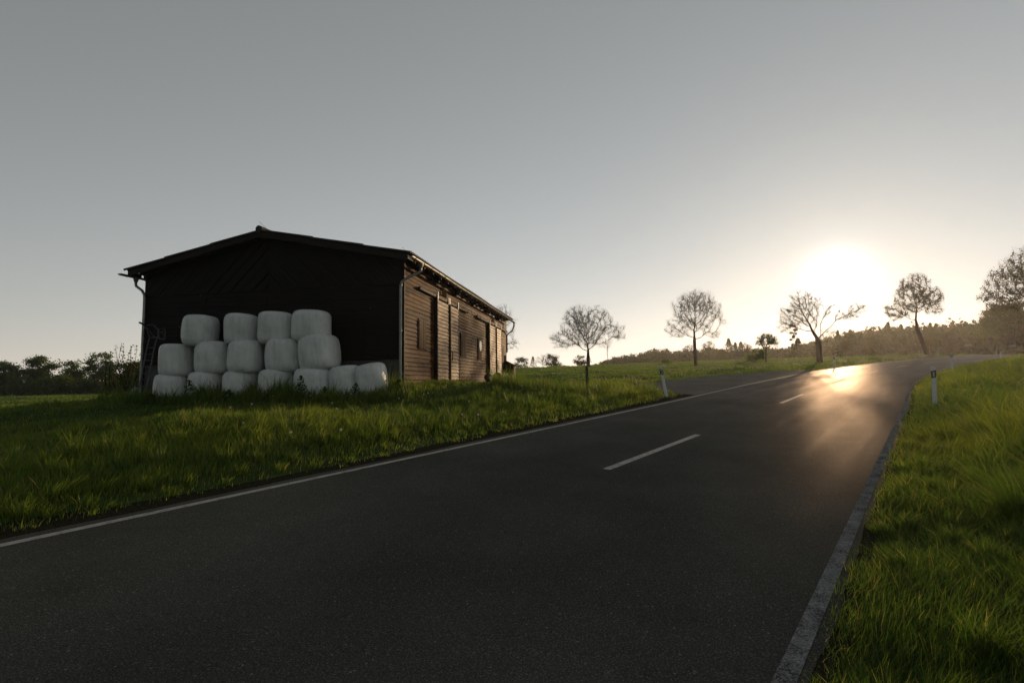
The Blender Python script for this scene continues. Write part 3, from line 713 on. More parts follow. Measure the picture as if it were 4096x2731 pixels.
# ------------------------------------------------------------------ bales
def bale_mesh(r, h, seed):
    """plastic-wrapped round bale standing on its flat end: barrel, rounded shoulders, flattened and creased"""
    rr = random.Random(seed); n, mN = 96, 34; V = []; F = []; p = 5.2+rr.uniform(-.5, 1.0); a1, a2 = rr.uniform(0, 6), rr.uniform(0, 6); sq = rr.uniform(.03, .07)
    for j in range(mN+1):
        th = math.pi*j/mN-math.pi/2
        cz = math.copysign(abs(math.sin(th))**(2/p), math.sin(th)); cr = abs(math.cos(th))**(2/p)
        for k in range(n):
            a = 2*math.pi*k/n
            k2 = 1+sq*math.cos(2*a+a1)+.03*math.cos(3*a+a2)+.02*math.cos(4*a+a1)
            bulge = 1+.035*math.cos(cz*1.5)-.02
            crease = .012*math.sin(a*17+seed+2*cz)*max(0, abs(cz)-.35)*1.6+.008*math.sin(a*29+seed*2+cz)*max(0, abs(cz)-.4)*1.5+.016*math.sin(a*2.0+seed*.7+cz*2.3)*math.cos(cz*2+seed)+.010*math.sin(a*5+seed+cz*3)
            R_ = r*cr*(k2*bulge+crease)
            z = h/2*(cz+1)*(1+.02*math.cos(a+a1)*cr)
            V.append((R_*math.cos(a), R_*math.sin(a), z))
    for j in range(mN):
        for k in range(n): a = j*n+k; b = j*n+(k+1) % n; F.append((a, b, b+n, a+n))
    F.append(tuple(range(n))[::-1]); F.append(tuple(mN*n+k for k in range(n)))
    return V, F
rows = {'top': [(7.45, 1.62, 1.36, 2.46), (5.79, 1.46, 1.37, 2.46), (4.42, 1.47, 1.36, 2.47), (3.04, 1.53, 1.38, 2.47)],
        'mid': [(8.37, 1.64, .28, 1.43), (6.89, 1.53, .34, 1.49), (5.50, 1.60, .35, 1.50), (4.06, 1.53, .36, 1.51), (2.66, 1.62, .42, 1.60)],
        'low': [(8.57, 1.52, -.66, .37), (7.11, 1.54, -.66, .44), (5.71, 1.54, -.66, .46), (4.29, 1.50, -.66, .45), (2.86, 1.57, -.66, .47), (1.66, 1.22, -.62, .53), (.70, 1.18, -.52, .60)]}
bl_labels = {
 'top': ['white wrapped bale alone at the left end of the top row', 'second white bale in the top row, right of the gap', 'third white bale along the top row of the stack', 'white bale at the right end of the top row'],
 'mid': ['white wrapped bale at the left end of the middle row, beside the ladder', 'second white bale from the left in the middle row', 'white bale in the centre of the middle row', 'fourth white bale from the left in the middle row', 'tilted white bale at the right end of the middle row, bulging to the right'],
 'low': ['white bale at the left end of the bottom row near the ladder foot', 'second white bale from the left in the bottom row', 'third white bale from the left in the bottom row', 'fourth white bale from the left in the bottom row', 'fifth bottom row bale, under the tilted middle row bale', 'low leaning bale, second from the right end of the bottom row', 'rightmost white bale of the bottom row, nearest the barn corner']}
kk = 0
for row in ('low', 'mid', 'top'):
    for i, (l, w, z0, z1) in enumerate(rows[row]):
        kk += 1; off = {'low': .82, 'mid': .80, 'top': .78}[row]+random.uniform(-.03, .03)
        V, F = bale_mesh(w/2*.985, z1-z0+.02, kk*13)
        rz = random.uniform(0, 6.28); ctr = np.array(bp(-.78, l, 0))[:2]; sg_ = ctr/np.hypot(*ctr); ca_ = abs(sg_@bs[:2]); pv = (-sg_[1], sg_[0])
        ax = (pv[0]*math.cos(rz)+pv[1]*math.sin(rz), -pv[0]*math.sin(rz)+pv[1]*math.cos(rz)); w = w*ca_
        pr_ = [v[0]*ax[0]+v[1]*ax[1] for v in V]; kx = w*1.005/(max(pr_)-min(pr_)); mid_ = (max(pr_)+min(pr_))/2
        V = [((v[0]-ax[0]*mid_)*kx, (v[1]-ax[1]*mid_)*kx, v[2]) for v in V]
        me = bpy.data.meshes.new('wrapped_bale'); me.from_pydata(V, [], F)
        o = link('wrapped_bale', me, MA['film'], smooth=True)
        # photo widths were read 0.75 m in front of the wall; keep the same line of sight on the real depth
        o.location = bp(-off, l, z0); o.rotation_euler = (random.uniform(-.015, .015), random.uniform(-.02, .02), rz)
        if row == 'mid' and i == 4: tl = .09; o.rotation_euler = (Matrix.Rotation(-tl, 3, Vector(bs)) @ Matrix.Rotation(rz, 3, 'Z')).to_euler()
        if row == 'low' and i == 5: o.rotation_euler = (Matrix.Rotation(-.08, 3, Vector(bs)) @ Matrix.Rotation(rz, 3, 'Z')).to_euler()
        if row == 'low' and i == 6: o.rotation_euler = (Matrix.Rotation(-.14, 3, Vector(bs)) @ Matrix.Rotation(rz, 3, 'Z')).to_euler()
        tag(o, bl_labels[row][i], 'wrapped bale', 'white wrapped bales stacked against the barn gable')

# ------------------------------------------------------------------ metal ladder with seat, leaning left of the bales
def gp(x, y, off):           # a point of the photo on a plane parallel to the gable, off metres in front of it
    v = ray(480+x/3.92, 1220+y/3.92); P0 = BC-bs*off; return CAM+v*(((P0-CAM)@bs)/(v@bs))
LAD = gp(340, 1375, 1.5)
lad = empty('ladder_stand', tuple(LAD), label='dull metal ladder with a seat platform leaning left of the bales', cat='ladder')
class LM(MB):
    def build(s, name, mat, parent=lad, **k):
        s.v = [tuple(np.array(v)-LAD) for v in s.v]; return MB.build(s, name, mat, parent, **k)
def lp(x, y):
    off = .55+(min(max(y, 500), 1380)-500)/880*1.0; return gp(x, y, off)
m = LM(); m.tube([lp(465, 530), lp(455, 545), lp(420, 690), lp(345, 1080), lp(280, 1375)], .028, 8); m.build('rail', MA['steel'], smooth=True)
m = LM(); m.tube([lp(578, 520), lp(535, 690), lp(465, 1080), lp(398, 1378)], .028, 8); m.build('rail', MA['steel'], smooth=True)
for i, y in enumerate((672, 767, 869, 971, 1075, 1172, 1274, 1378)):
    k = (y-530)/(1375-530); m = LM(); a = lp(462-182*k, y+2); b = lp(576-178*k, y-3); m.tube([a, b], .018, 6); m.build('rung', MA['steel'])
m = LM()
m.tube([lp(455, 530), lp(480, 515), lp(600, 508), lp(620, 528), lp(700, 532), lp(708, 515)], .026, 8)
m.tube([lp(610, 500), lp(610, 375), lp(700, 368), lp(710, 380), lp(706, 480), lp(698, 530)], .018, 6); m.tube([lp(612, 420), lp(706, 414)], .014, 6); m.tube([lp(636, 420), lp(704, 478)], .012, 6)
m.build('seat_platform', MA['steel'])
m = LM(); m.tube([gp(305, 273, .9), gp(372, 305, .6), gp(404, 322, .5)], .034, 6); m.tube([gp(404, 322, .5), gp(520, 306, .5), gp(598, 385, .55), gp(606, 500, .55)], .026, 8)
m.tube([gp(372, 325, .5), gp(425, 400, .5), gp(465, 495, .55)], .012, 6); m.tube([gp(404, 340, .5), gp(545, 505, .55)], .012, 6); m.build('shooting_rail', MA['steel'])
g = gp(250, 1350, 1.4); g2 = on_ground(480+130/3.92, g[1]-.1)
m = MB(); m.tube([tuple(g+np.array([0, 0, .12])), tuple((g+g2)/2+np.array([0, 0, .10])), tuple(g2+np.array([0, 0, .07]))], .06, 10)
o = m.build('drain_pipe', MA['greybox'], smooth=True); tag(o, 'short grey pipe lying in the grass at the ladder foot', 'pipe')

# logs in the grass by the long wall
def log_obj(name, a, b, r, mat_, lab, seed):
    a = Vector(a); b = Vector(b); d = (b-a); Ln = d.length; rr = random.Random(seed)
    m = MB(); pts = [(0, 0, Ln*k/6) for k in range(7)]; m.tube(pts, [r*(1+rr.uniform(-.06, .06)) for _ in pts], 16, cap=False)
    root = empty(name, tuple(a), label=lab, cat='log'); root.rotation_mode = 'QUATERNION'; root.rotation_quaternion = d.to_track_quat('Z', 'Y')
    m.build('bark', mat_, root, smooth=True)
    m = MB(); m.tube([(0, 0, .004), (0, 0, -.006)], [r*.97, r*.93], 16); m.build('cut_end', MA['timber'], root)
    return root
e1 = np.array(bp(9.4, -1.35, .25)); e2 = np.array(bp(12.2, -1.25, .25))
log_obj('birch_log', e1, e2, .21, MA['birch'], 'pale barked log lying in the grass along the barn wall', 1)
log_obj('log', bp(8.4, -1.05, .20), bp(9.5, -.85, .20), .16, MA['bark'], 'dark shorter log in the grass, nearer than the pale one', 2)
m = MB(); m.tube([bp(8.75, -1.0, .1), bp(8.7, -1.0, .33), bp(8.85, -1.05, .42)], .018, 6); m.tube([bp(8.45, -1.0, .15), bp(8.4, -1.0, .38), bp(8.6, -1.0, .40)], .01, 5)
o = m.build('bent_iron', MA['rust']); tag(o, 'thin bent iron bar sticking up beside the dark log', 'iron bar')

# ------------------------------------------------------------------ posts and signs
def delineator(loc, rz, h=1.0, lean=(0, 0), refl='bar', label='', w=.12, group='white reflector posts along the road'):
    root = empty('reflector_post', tuple(loc), label=label, cat='reflector post', group=group)
    root.rotation_mode = 'QUATERNION'
    from mathutils import Euler
    root.rotation_quaternion = (Euler((lean[1], lean[0], 0)).to_matrix() @ Euler((0, 0, rz)).to_matrix()).to_quaternion()
    # flat face looks along -Y (towards traffic); section is a rounded wedge
    sec = [(-w/2, -.012), (-w/2+.012, -.022), (w/2-.012, -.022), (w/2, -.012), (w*.30, .045), (.012, .062), (-.012, .062), (-w*.30, .045)]
    n = len(sec); sl = .035
    def layer(zs, g=0):
        return [(x*(1+g), y*(1+g)-(.0006 if g else 0), zs(x)) for x, y in sec]
    b0, b1 = h-.36, h-.14; sk = .30
    sgn = 1 if refl == 'bar' else -1
    P = layer(lambda x: -.35)+layer(lambda x: h-.03-abs(x+.02*sgn)*.35+.0)+[(x*.75, y*.8, h-.005-abs(x+.02*sgn)*.3) for x, y in sec]
    m = MB(); m.poly(P, [tuple(range(n))[::-1]]+[(i, (i+1) % n, n+(i+1) % n, n+i) for i in range(n)]+[(n+i, n+(i+1) % n, 2*n+(i+1) % n, 2*n+i) for i in range(n)]+[tuple(range(2*n, 3*n))])
    m.build('post_body', MA['postwhite'], root, smooth=False)
    P = layer(lambda x: b0+sgn*x*sk, .03)+layer(lambda x: b1+sgn*x*sk, .03)
    m = MB(); m.poly(P, [tuple(range(n))[::-1]]+[(i, (i+1) % n, n+(i+1) % n, n+i) for i in range(n)]+[tuple(range(n, 2*n))]); m.build('black_band', MA['postblack'], root)
    if refl == 'bar':
        m = MB(); m.box((-.022, -.032, b0+.03), (.022, -.0232, b1-.03)); m.build('reflector', MA['reflector'], root)
    else:
        for z in (b0+.06, b1-.055):
            m = MB(); m.tube([(0, -.023, z), (0, -.032, z)], .026, 14); m.build('reflector', MA['reflector'], root)
    return root
def base_at(px, py, depth, sink=0):
    p = at(px, py, depth); z = terrain(p[0], p[1])[0]; return np.array([p[0], p[1], z-sink])
# (foot pixel x, top pixel y, distance) -> foot on the terrain, height to reach the seen top
def post_from(px, ptop, depth, rz, **k):
    p = on_ground(px, depth); top = at(px, ptop, depth)[2]; return delineator(p, rz, h=max(.7, top-p[2]), **k)
POSTS = [dict(px=2664, ptop=1460, depth=20.0, rz=-.15, lean=(-.165, 0), refl='dots', label='white post leaning left on the near verge, two round reflectors in its black band'),
 dict(px=3732, ptop=1463, depth=15.4, rz=-.45, lean=(.03, 0), refl='bar', label='tall white post on the right verge, nearest of the two, one upright reflector'),
 dict(px=3814, ptop=1409, depth=37, rz=-.5, lean=(0.0, 0), refl='bar', label='second white post on the right verge, farther along the bend'),
 dict(px=3344, ptop=1419, depth=44.5, rz=-.5, lean=(-.06, 0), refl='dots', label='slanting white post beyond the road, casting a shadow beside the side track'),
 dict(px=3691, ptop=1401, depth=66, rz=-.7, lean=(-.17, 0), refl='dots', label='strongly leaning white post at the foot of the slanting tree'),
 dict(px=4012, ptop=1392, depth=57, rz=-.8, lean=(0, 0), refl='bar', label='far white post before the leafy trees, right one of the close pair'),
 dict(px=3996, ptop=1394, depth=109, rz=-.8, lean=(-.04, 0), refl='dots', label='farthest white post across the road, left one of the close pair')]
for d in POSTS: post_from(**d)
# short timber stake in the long grass
p = on_ground(2349, 22); m = MB(); hgt = at(2349, 1465, 22)[2]-p[2]
m.tube([(0, 0, -.3), (0, 0, hgt*.5), (-.01, 0, hgt)], [.066, .062, .06], 9)
o = m.build('timber_stake', MA['timber']); o.location = tuple(p); tag(o, 'dark timber stake standing in the long grass before the first bare tree', 'stake')
# flat arrow-shaped direction signs with illegible lettering (drawn as blurred strokes)
def arrow_sign(px, py, depth, dirn, label, w=1.5, h=.40):
    p = on_ground(px, depth); root = empty('direction_sign', tuple(p), rz=-math.atan2(p[0], p[1]), label=label, cat='sign', group='white arrow direction signs')
    z = at(px, py, depth)[2]-p[2]
    m = MB(); a = w/2; k = dirn
    P = [(-a*k, z-h/2), ((a-.22)*k, z-h/2), (a*k, z), ((a-.22)*k, z+h/2), (-a*k, z+h/2)]; n = 5
    m.poly([(x, -.02, q) for x, q in P]+[(x, .02, q) for x, q in P], [tuple(range(n)), tuple(range(2*n-1, n-1, -1))]+[(i, (i+1) % n, n+(i+1) % n, n+i) for i in range(n)])
    m.build('panel', MA['white2'], root)
    m = MB(); r = random.Random(int(px)); x = -.55
    while x < .45:
        ww = r.uniform(.05, .10); m.box((x, -.026, z-.05-r.choice((0, .03))), (x+ww, -.021, z+.05+r.choice((0, .03)))); x += ww+.03
    m.build('lettering', MA['mark'], root)
    for x in (-.45, .45): m = MB(); m.tube([(x, .05, 0), (x, .05, z+h/2)], .03, 8); m.build('pole', MA['steel'], root)
MA['white2'] = simple('sign_face', [(.3, (.40,.45,.46)), (.7, (.50,.54,.55))], scale=3, rough=.5, bump=0)
arrow_sign(3886, 1379, 114, 1, 'pale arrow sign pointing right in front of the wood', w=1.3, h=.42)
arrow_sign(4059, 1382, 118, -1, 'pale arrow sign pointing left beside the leafy tree trunks', w=1.35, h=.40)
def diamond_sign():
    p = on_ground(3978, 112); root = empty('diamond_sign', tuple(p), rz=-math.atan2(p[0], p[1]), label='dark diamond-shaped road sign seen from behind among the leaves', cat='sign')
    z = at(3978, 1356, 112)[2]-p[2]; m = MB(); s = .60
    P = [(0, z-s), (s, z), (0, z+s), (-s, z)]; m.poly([(x, -.02, q) for x, q in P]+[(x, .02, q) for x, q in P], [(0,1,2,3), (7,6,5,4), (0,4,5,1), (1,5,6,2), (2,6,7,3), (3,7,4,0)]); m.build('panel', MA['rust'], root)
    m = MB(); m.box((-.28, -.02, z-1.0), (.28, .02, z-.72)); m.build('lower_panel', MA['rust'], root)
    m = MB(); m.tube([(0, .05, 0), (0, .05, z+s)], .035, 8); m.build('pole', MA['steel'], root)
diamond_sign()
def small_things():
    p = on_ground(3761, 80); a = -math.atan2(p[0], p[1])
    r = empty('utility_cabinet', tuple(p), rz=a, label='upright pale grey cabinet on the verge right of the slanting tree', cat='cabinet')
    z = at(3761, 1396, 80)[2]-p[2]; m = MB(); m.box((-.16, -.12, 0), (.16, .12, z)); m.build('cabinet_body', MA['greybox'], r, bevel=.01)
    m = MB(); m.box((-.19, -.15, z), (.19, .15, z+.04)); m.build('cap', MA['greybox'], r); m = MB(); m.box((-.13, -.135, .15), (.13, -.121, z-.08)); m.build('door', MA['white2'], r)
    p = on_ground(3771, 92); r = empty('small_sign', tuple(p), rz=-math.atan2(p[0], p[1]), label='low small pale plate on a post behind the grey cabinet', cat='sign')
    z = at(3771, 1389, 92)[2]-p[2]; m = MB(); m.box((-.22, -.015, z-.06), (.24, .015, z+.06)); m.build('panel', MA['white2'], r); m = MB(); m.tube([(0, .04, 0), (0, .04, z)], .025, 6); m.build('pole', MA['steel'], r)
    p = on_ground(3727.5, 76); r = empty('banded_marker', tuple(p), rz=0, label='thin banded marker pole against the slanting trunk', cat='marker pole')
    z = at(3727, 1385, 76)[2]-p[2]; m = MB(); m.tube([(0, 0, 0), (0, 0, z)], .035, 8); m.build('pole', MA['greybox'], r)
    m = MB(); m.tube([(0, 0, z*.72), (0, 0, z*.86)], .037, 8); m.build('dark_band', MA['postblack'], r)
    p = on_ground(3742, 77); r = empty('marker_stone', tuple(p), label='small pale square marker between marker pole and grey cabinet', cat='marker stone')
    m = MB(); m.box((-.12, -.1, -.1), (.12, .1, .42)); m.build('stone', MA['concrete'], r, bevel=.02); m = MB(); m.box((-.14, -.12, .42), (.14, .12, .46)); m.build('cap', MA['concrete'], r)
    p = on_ground(3672, 74); m = MB(); z = at(3671, 1374, 74)[2]-p[2]; r = empty('thin_pole', tuple(p), label='very thin pole with pale tip left of the slanting tree', cat='pole')
    m.tube([(0, 0, 0), (0, 0, z-.1)], .018, 6); m.build('shaft', MA['steel'], r); m = MB(); m.tube([(0, 0, z-.1), (0, 0, z)], .035, 6); m.build('tip', MA['white2'], r)
    p = on_ground(3794, 112); z = at(3794, 1362, 112)[2]-p[2]; r = empty('funnel_post', tuple(p), label='dark post with wide flared top standing before the wood', cat='post')
    m = MB(); m.tube([(0, 0, 0), (0, 0, z-.7)], .04, 6); m.build('pole', MA['rust'], r); m = MB(); m.beam((-.5, 0, z), (.5, 0, z), .06, .12); m.beam((-.35, 0, z-.05), (0, 0, z-.75), .05, .08); m.beam((.35, 0, z-.05), (0, 0, z-.75), .05, .08); m.build('flared_top', MA['rust'], r)
small_things()

# ------------------------------------------------------------------ trees
def grow(attr, base, d0, trunk_h, step=.28, infl=3.0, kill=.55, iters=140, trunk_dir=None, r=None):
    """space-colonisation skeleton: attr (n,3) points that pull the branches; returns nodes, parents"""
    nodes = [Vector(base)]; par = [-1]; d = Vector(d0).normalized(); r = r or random
    n0 = max(1, int(trunk_h/step))
    for i in range(n0):
        w = Vector((r.uniform(-.05, .05), r.uniform(-.05, .05), 0)); nodes.append(nodes[-1]+(d+w).normalized()*step); par.append(len(nodes)-2)
    A = [Vector(a) for a in attr]; alive = list(range(len(A)))
    dirs = [d.copy() for _ in nodes]
    cnt = [0]*len(nodes)
    for it in range(iters):
        kd = kdtree.KDTree(len(nodes))
        for i, p in enumerate(nodes): kd.insert(p, i)
        kd.balance(); pull = {}; keep = []
        for a in alive:
            co, i, dist = kd.find(A[a])
            if dist < kill: continue
            keep.append(a)
            if dist < infl*(3 if it < 12 else 1): pull.setdefault(i, []).append((A[a]-co).normalized())
        alive = keep
        if not pull or not alive: break
        new = 0
        for i, vs in pull.items():
            if cnt[i] > 3: continue
            v = Vector((0, 0, 0))
            for q in vs: v += q
            if v.length < .05: continue
            v = v.normalized()*.75+dirs[i]*.35+Vector((r.uniform(-1, 1), r.uniform(-1, 1), r.uniform(-.8, 1)))*.22
            v.normalize(); nodes.append(nodes[i]+v*step); par.append(i); dirs.append(v); cnt.append(0); cnt[i] += 1; new += 1
        if not new or len(nodes) > 9000: break
    return nodes, par
def skeleton_radii(nodes, par, tip, trunk_r, ex=2.0):
    n = len(nodes); acc = [0.0]*n; kids = [0]*n
    for i in range(n-1, 0, -1):
        if acc[i] == 0: acc[i] = tip**ex
        acc[par[i]] += acc[i]; kids[par[i]] += 1
    acc[0] = max(acc[0], tip**ex); rad = [max(a, 1e-12)**(1/ex) for a in acc]
    k = trunk_r/rad[0]
    g = math.log(trunk_r/tip)/max(math.log(rad[0]/tip), .1); rad = [tip*(x/tip)**g for x in rad]
    return rad, kids
def tubes_np(P0, P1, R0, R1, n):
    """independent tapered prisms between point arrays"""
    P0 = np.asarray(P0); P1 = np.asarray(P1); R0 = np.asarray(R0); R1 = np.asarray(R1); D = P1-P0; L = np.linalg.norm(D, axis=1, keepdims=True)+1e-9; D = D/L
    ref = np.where(np.abs(D[:, 2:3]) > .9, [[1., 0, 0]], [[0, 0, 1.]]); X = np.cross(D, ref); X /= np.linalg.norm(X, axis=1, keepdims=True)+1e-9; Y = np.cross(D, X)
    a = np.arange(n)*2*np.pi/n; c = np.cos(a)[None, :, None]; s = np.sin(a)[None, :, None]
    ring = X[:, None]*c+Y[:, None]*s
    V = np.concatenate([P0[:, None]+ring*R0[:, None, None], P1[:, None]+D[:, None]*(R1[:, None, None]*.3)+ring*R1[:, None, None]], 1).reshape(-1, 3)
    m = len(P0); b = np.arange(m)[:, None]*2*n; j = np.arange(n)[None]; j2 = (j+1) % n
    return V, np.stack([b+j, b+j2, b+n+j2, b+n+j], -1).reshape(-1)
def leaves_np(C, size, r, aspect=.6, up=.0):
    """leaf quads (pointed) at points C with random attitude"""
    n = len(C); d = r.normal(size=(n, 3)); d[:, 2] += up; d /= np.linalg.norm(d, axis=1, keepdims=True); e = np.cross(d, r.normal(size=(n, 3))); e /= np.linalg.norm(e, axis=1, keepdims=True)
    s = (size*(.6+.8*r.random(n)))[:, None]; C = np.asarray(C)
    V = np.stack([C-d*s*.5, C+e*s*aspect*.5, C+d*s*.5, C-e*s*aspect*.5], 1).reshape(-1, 3)
    return V, np.arange(4*n), np.repeat(r.random(n), 4)
def crown_points(n, lobes, r, shell=.45):
    """points through a union of ellipsoids (cx,cy,cz,rx,ry,rz[,weight])"""
    w = np.array([l[3]*l[4]*l[5] for l in lobes]); w = w/w.sum(); k = r.choice(len(lobes), n, p=w); out = np.zeros((n, 3))
    d = r.normal(size=(n, 3)); d /= np.linalg.norm(d, axis=1, keepdims=True); q = (shell+(1-shell)*r.random(n))**.7; q = q*(1-.12*r.random(n))
    L = np.array([l[:6] for l in lobes])[k]
    return L[:, :3]+d*L[:, 3:]*q[:, None]
def build_tree(name, loc, lobes, trunk_h, trunk_r, label, cat='tree', group=None, lean=(0, 0), nattr=900, twig=(.30, 4, .010), leaf=(0, .1, 'bud'), seed=1, kill=.5, step=.27, shell=.35, cut=.35, droop=0, tip=.006, limb=.52, extra=()):
    r = np.random.default_rng(seed); pr = random.Random(seed)
    A = crown_points(int(nattr*1.35), lobes, r, shell); A = A[A[:, 2] > trunk_h*.55]
    A = A[vnoise(A[:, 0]*1.5+A[:, 1], A[:, 2]*1.6-A[:, 1], seed) > -.38]
    if len(extra): A = np.vstack([A, np.array(extra)])
    nodes, par = grow(A, (0, 0, -.2), (lean[0], lean[1], 1), trunk_h, step=step, kill=kill, infl=4*step+1.2, r=pr)
    rad, kids = skeleton_radii(nodes, par, tip, trunk_r)
    P = np.array([v[:] for v in nodes]); rd = np.array(rad); pa = np.array(par)
    nt0 = max(1, int(trunk_h/step)); q0 = P[nt0]; dq = np.linalg.norm(P-q0, axis=1); fq = limb+(1-limb)*np.exp(-dq/.7); fq[:nt0+1] = 1; rd = tip+(rd-tip)*fq
    i = np.arange(1, len(P)); a = pa[i]
    # a branch starts with its own width unless it is the main child
    main = {}
    for k in i:
        q = pa[k]
        if q not in main or rd[k] > rd[main[q]]: main[q] = k
    r0 = np.array([rd[a_] if main[a_] == k else min(rd[a_], rd[k]*1.15) for k, a_ in zip(i, a)])
    flare = np.where(P[a][:, 2] < .5, 1+.5*np.clip(.5-P[a][:, 2], 0, .6), 1.0); r0 = r0*flare
    big = rd[i] > trunk_r*cut
    root = empty(name, tuple(loc), label=label, cat=cat, group=group)
    root.rotation_euler[2] = 0
    Vt, Ft = tubes_np(P[a][big], P[i][big], r0[big], rd[i][big], 10)
    link('trunk', mesh_np('trunk', Vt, Ft, 4), MA['bark'], root, smooth=True)
    parts = []; off = 0; quads = []
    sm = ~big; mid = sm & (rd[i] > .05); fine = sm & ~mid
    for msk, nn in ((mid, 6), (fine, 4)):
        if msk.sum() == 0: continue
        V, F = tubes_np(P[a][msk], P[i][msk], r0[msk], rd[i][msk], nn); parts.append(V); quads.append(F+off); off += len(V)
    # twigs on thin nodes
    thin = i[rd[i] < .035+tip]; D = P[i]-P[a]; D /= np.linalg.norm(D, axis=1, keepdims=True); Dm = np.zeros_like(P); Dm[i] = D
    tl, tn, tr = twig; tips = []
    if tn > 0 and len(thin):
        src = np.repeat(thin, tn); n = len(src); dd = Dm[src]*.8+r.normal(size=(n, 3))*.55; dd[:, 2] += .25-droop; dd /= np.linalg.norm(dd, axis=1, keepdims=True)
        l = (tl*(.5+r.random(n)))[:, None]; p0 = P[src]-Dm[src]*(r.random(n)*step)[:, None]; p1 = p0+dd*l*.55; dd2 = dd+r.normal(size=(n, 3))*.3; dd2[:, 2] += .15; dd2 /= np.linalg.norm(dd2, axis=1, keepdims=True); p2 = p1+dd2*l*.5
        for q0, q1, ra, rb in ((p0, p1, tr, tr*.8), (p1, p2, tr*.8, tr*.5)):
            V, F = tubes_np(q0, q1, np.full(n, ra), np.full(n, rb), 3); parts.append(V); quads.append(F+off); off += len(V)
        # side spurs
        m2 = n//2; k = r.choice(n, m2, replace=False); sd = dd[k]+r.normal(size=(m2, 3))*.9; sd /= np.linalg.norm(sd, axis=1, keepdims=True); s0 = p1[k]; s1 = s0+sd*(tl*.35)
        V, F = tubes_np(s0, s1, np.full(m2, tr*.7), np.full(m2, tr*.45), 3); parts.append(V); quads.append(F+off); off += len(V)
        tips = np.vstack([p2, s1, p1])
    c = link('crown', mesh_np('crown', np.vstack(parts), np.concatenate(quads), 4), MA['twig'], root)
    ln, ls, lm = leaf
    if ln and len(tips):
        k = r.integers(0, len(tips), ln); C = tips[k]+r.normal(size=(ln, 3))*ls*.8
        V, F, sh = leaves_np(C, ls, r); link('leaves', mesh_np('leaves', V, F, 4, attr={'shade': sh}), MA[lm], root)
    return root
T1 = on_ground(2355, 72); T2 = on_ground(2786, 65); T3 = on_ground(3284, 58); T4 = on_ground(3722, 74); T5 = on_ground(4040, 120)
bare = 'bare young-leaved trees in a row beyond the field'
build_tree('bare_tree', T1, [(-.1, 0, 5.6, 4.4, 4.2, 3.4), (-3.1, .3, 4.0, 2.6, 2.4, 1.7), (3.3, 0, 4.6, 2.3, 2.4, 2.0), (0, 0, 6.9, 3.0, 3.0, 2.2)], 1.5, .25,
    'nearly bare broad tree with dome-shaped crown on short trunk, leftmost in the field row', group=bare, nattr=2100, leaf=(900, .08, 'bud'), seed=3, kill=.33, step=.2, twig=(.45, 5, .0065), shell=.25)
build_tree('bare_tree', T2, [(.3, 0, 6.9, 3.4, 3.2, 2.9), (-1.7, 0, 4.9, 2.3, 2.2, 1.6), (2.6, 0, 5.4, 1.6, 1.8, 1.9), (.5, 0, 8.2, 2.4, 2.4, 1.7), (2.5, 0, 4.0, 1.4, 1.4, .8)], 3.4, .20,
    'nearly bare tall tree with dark straight trunk and round crown, second in the field row', group=bare, nattr=1750, leaf=(1100, .08, 'bud'), seed=12, kill=.33, step=.2, twig=(.45, 5, .0065), shell=.25)
build_tree('bare_tree', T3, [(-2.3, 0, 5.3, 2.2, 2.0, 1.7), (-1.5, 0, 7.0, 1.6, 1.6, 1.4), (-3.9, 0, 4.0, 1.1, 1.2, .8), (.1, 0, 6.4, .7, .8, 1.5), (1.4, .2, 6.0, .8, .8, 1.1), (4.6, .1, 6.0, 1.2, 1.1, 1.0), (3.3, 0, 5.4, 1.3, 1.0, .8), (1.2, 0, 3.4, 1.0, .9, .55), (-.2, 0, 4.4, .6, .6, 1.0)], 2.6, .30,
    'bare thick-trunked pollard tree standing right under the low sun', group=bare, nattr=1500, extra=[(.04*k, .02*k, 2.9+.3*k) for k in range(16)]+[(.3+.16*k, .1, 3.9+.27*k) for k in range(12)]+[(-.3-.12*k, -.1, 3.4+.3*k) for k in range(12)]+[(.4+.3*k, 0, 3.3+.17*k) for k in range(10)]+[(-.4-.3*k, .1, 3.1+.14*k) for k in range(10)], leaf=(900, .07, 'bud'), seed=24, kill=.38, step=.2, twig=(.38, 4, .012), shell=.2, cut=.5, limb=.6)
build_tree('leaning_tree', T4, [(-1.6, 0, 9.0, 2.4, 2.6, 2.8), (-3.6, .3, 6.9, 2.1, 2.0, 1.5), (.6, 0, 8.6, 2.3, 2.1, 2.0), (-1.2, 0, 11.0, 2.0, 1.8, 1.3), (-4.6, 0, 5.6, .9, .9, .7), (1.4, 0, 6.8, 1.2, 1.2, .9)], 4.6, .27,
    'slanting tree leaning left with thin spring leaves, beside the far road bend', lean=(-.32, 0), nattr=2200, leaf=(6500, .14, 'bud'), seed=33, kill=.38, step=.22, twig=(.36, 4, .012))
TB = on_ground(4175, 66)
build_tree('spreading_tree', TB, [(-2.6, 0, 9.0, 3.6, 3.4, 3.6), (-4.6, 0, 7.4, 2.6, 2.6, 2.0), (1.0, 0, 10.6, 4.0, 4.0, 3.6), (-1.0, 0, 12.4, 2.6, 2.6, 1.8), (3, 0, 8, 3.5, 3.5, 3)], 3.6, .36,
    'tall spreading tree with small new leaves reaching in at the right edge', nattr=2600, leaf=(14000, .17, 'bud'), seed=41, kill=.45, step=.28, twig=(.4, 3, .013))
bt = on_ground(1992, 48)
build_tree('bare_tree', bt, [(.4, 0, 5.0, 1.6, 1.5, 2.0), (.7, 0, 3.3, 1.5, 1.4, 1.2)], 1.4, .10,
    'loose bare tree peeping out behind the far corner of the barn', nattr=300, leaf=(1500, .07, 'bud'), seed=52, kill=.42, twig=(.38, 3, .006), droop=.2)
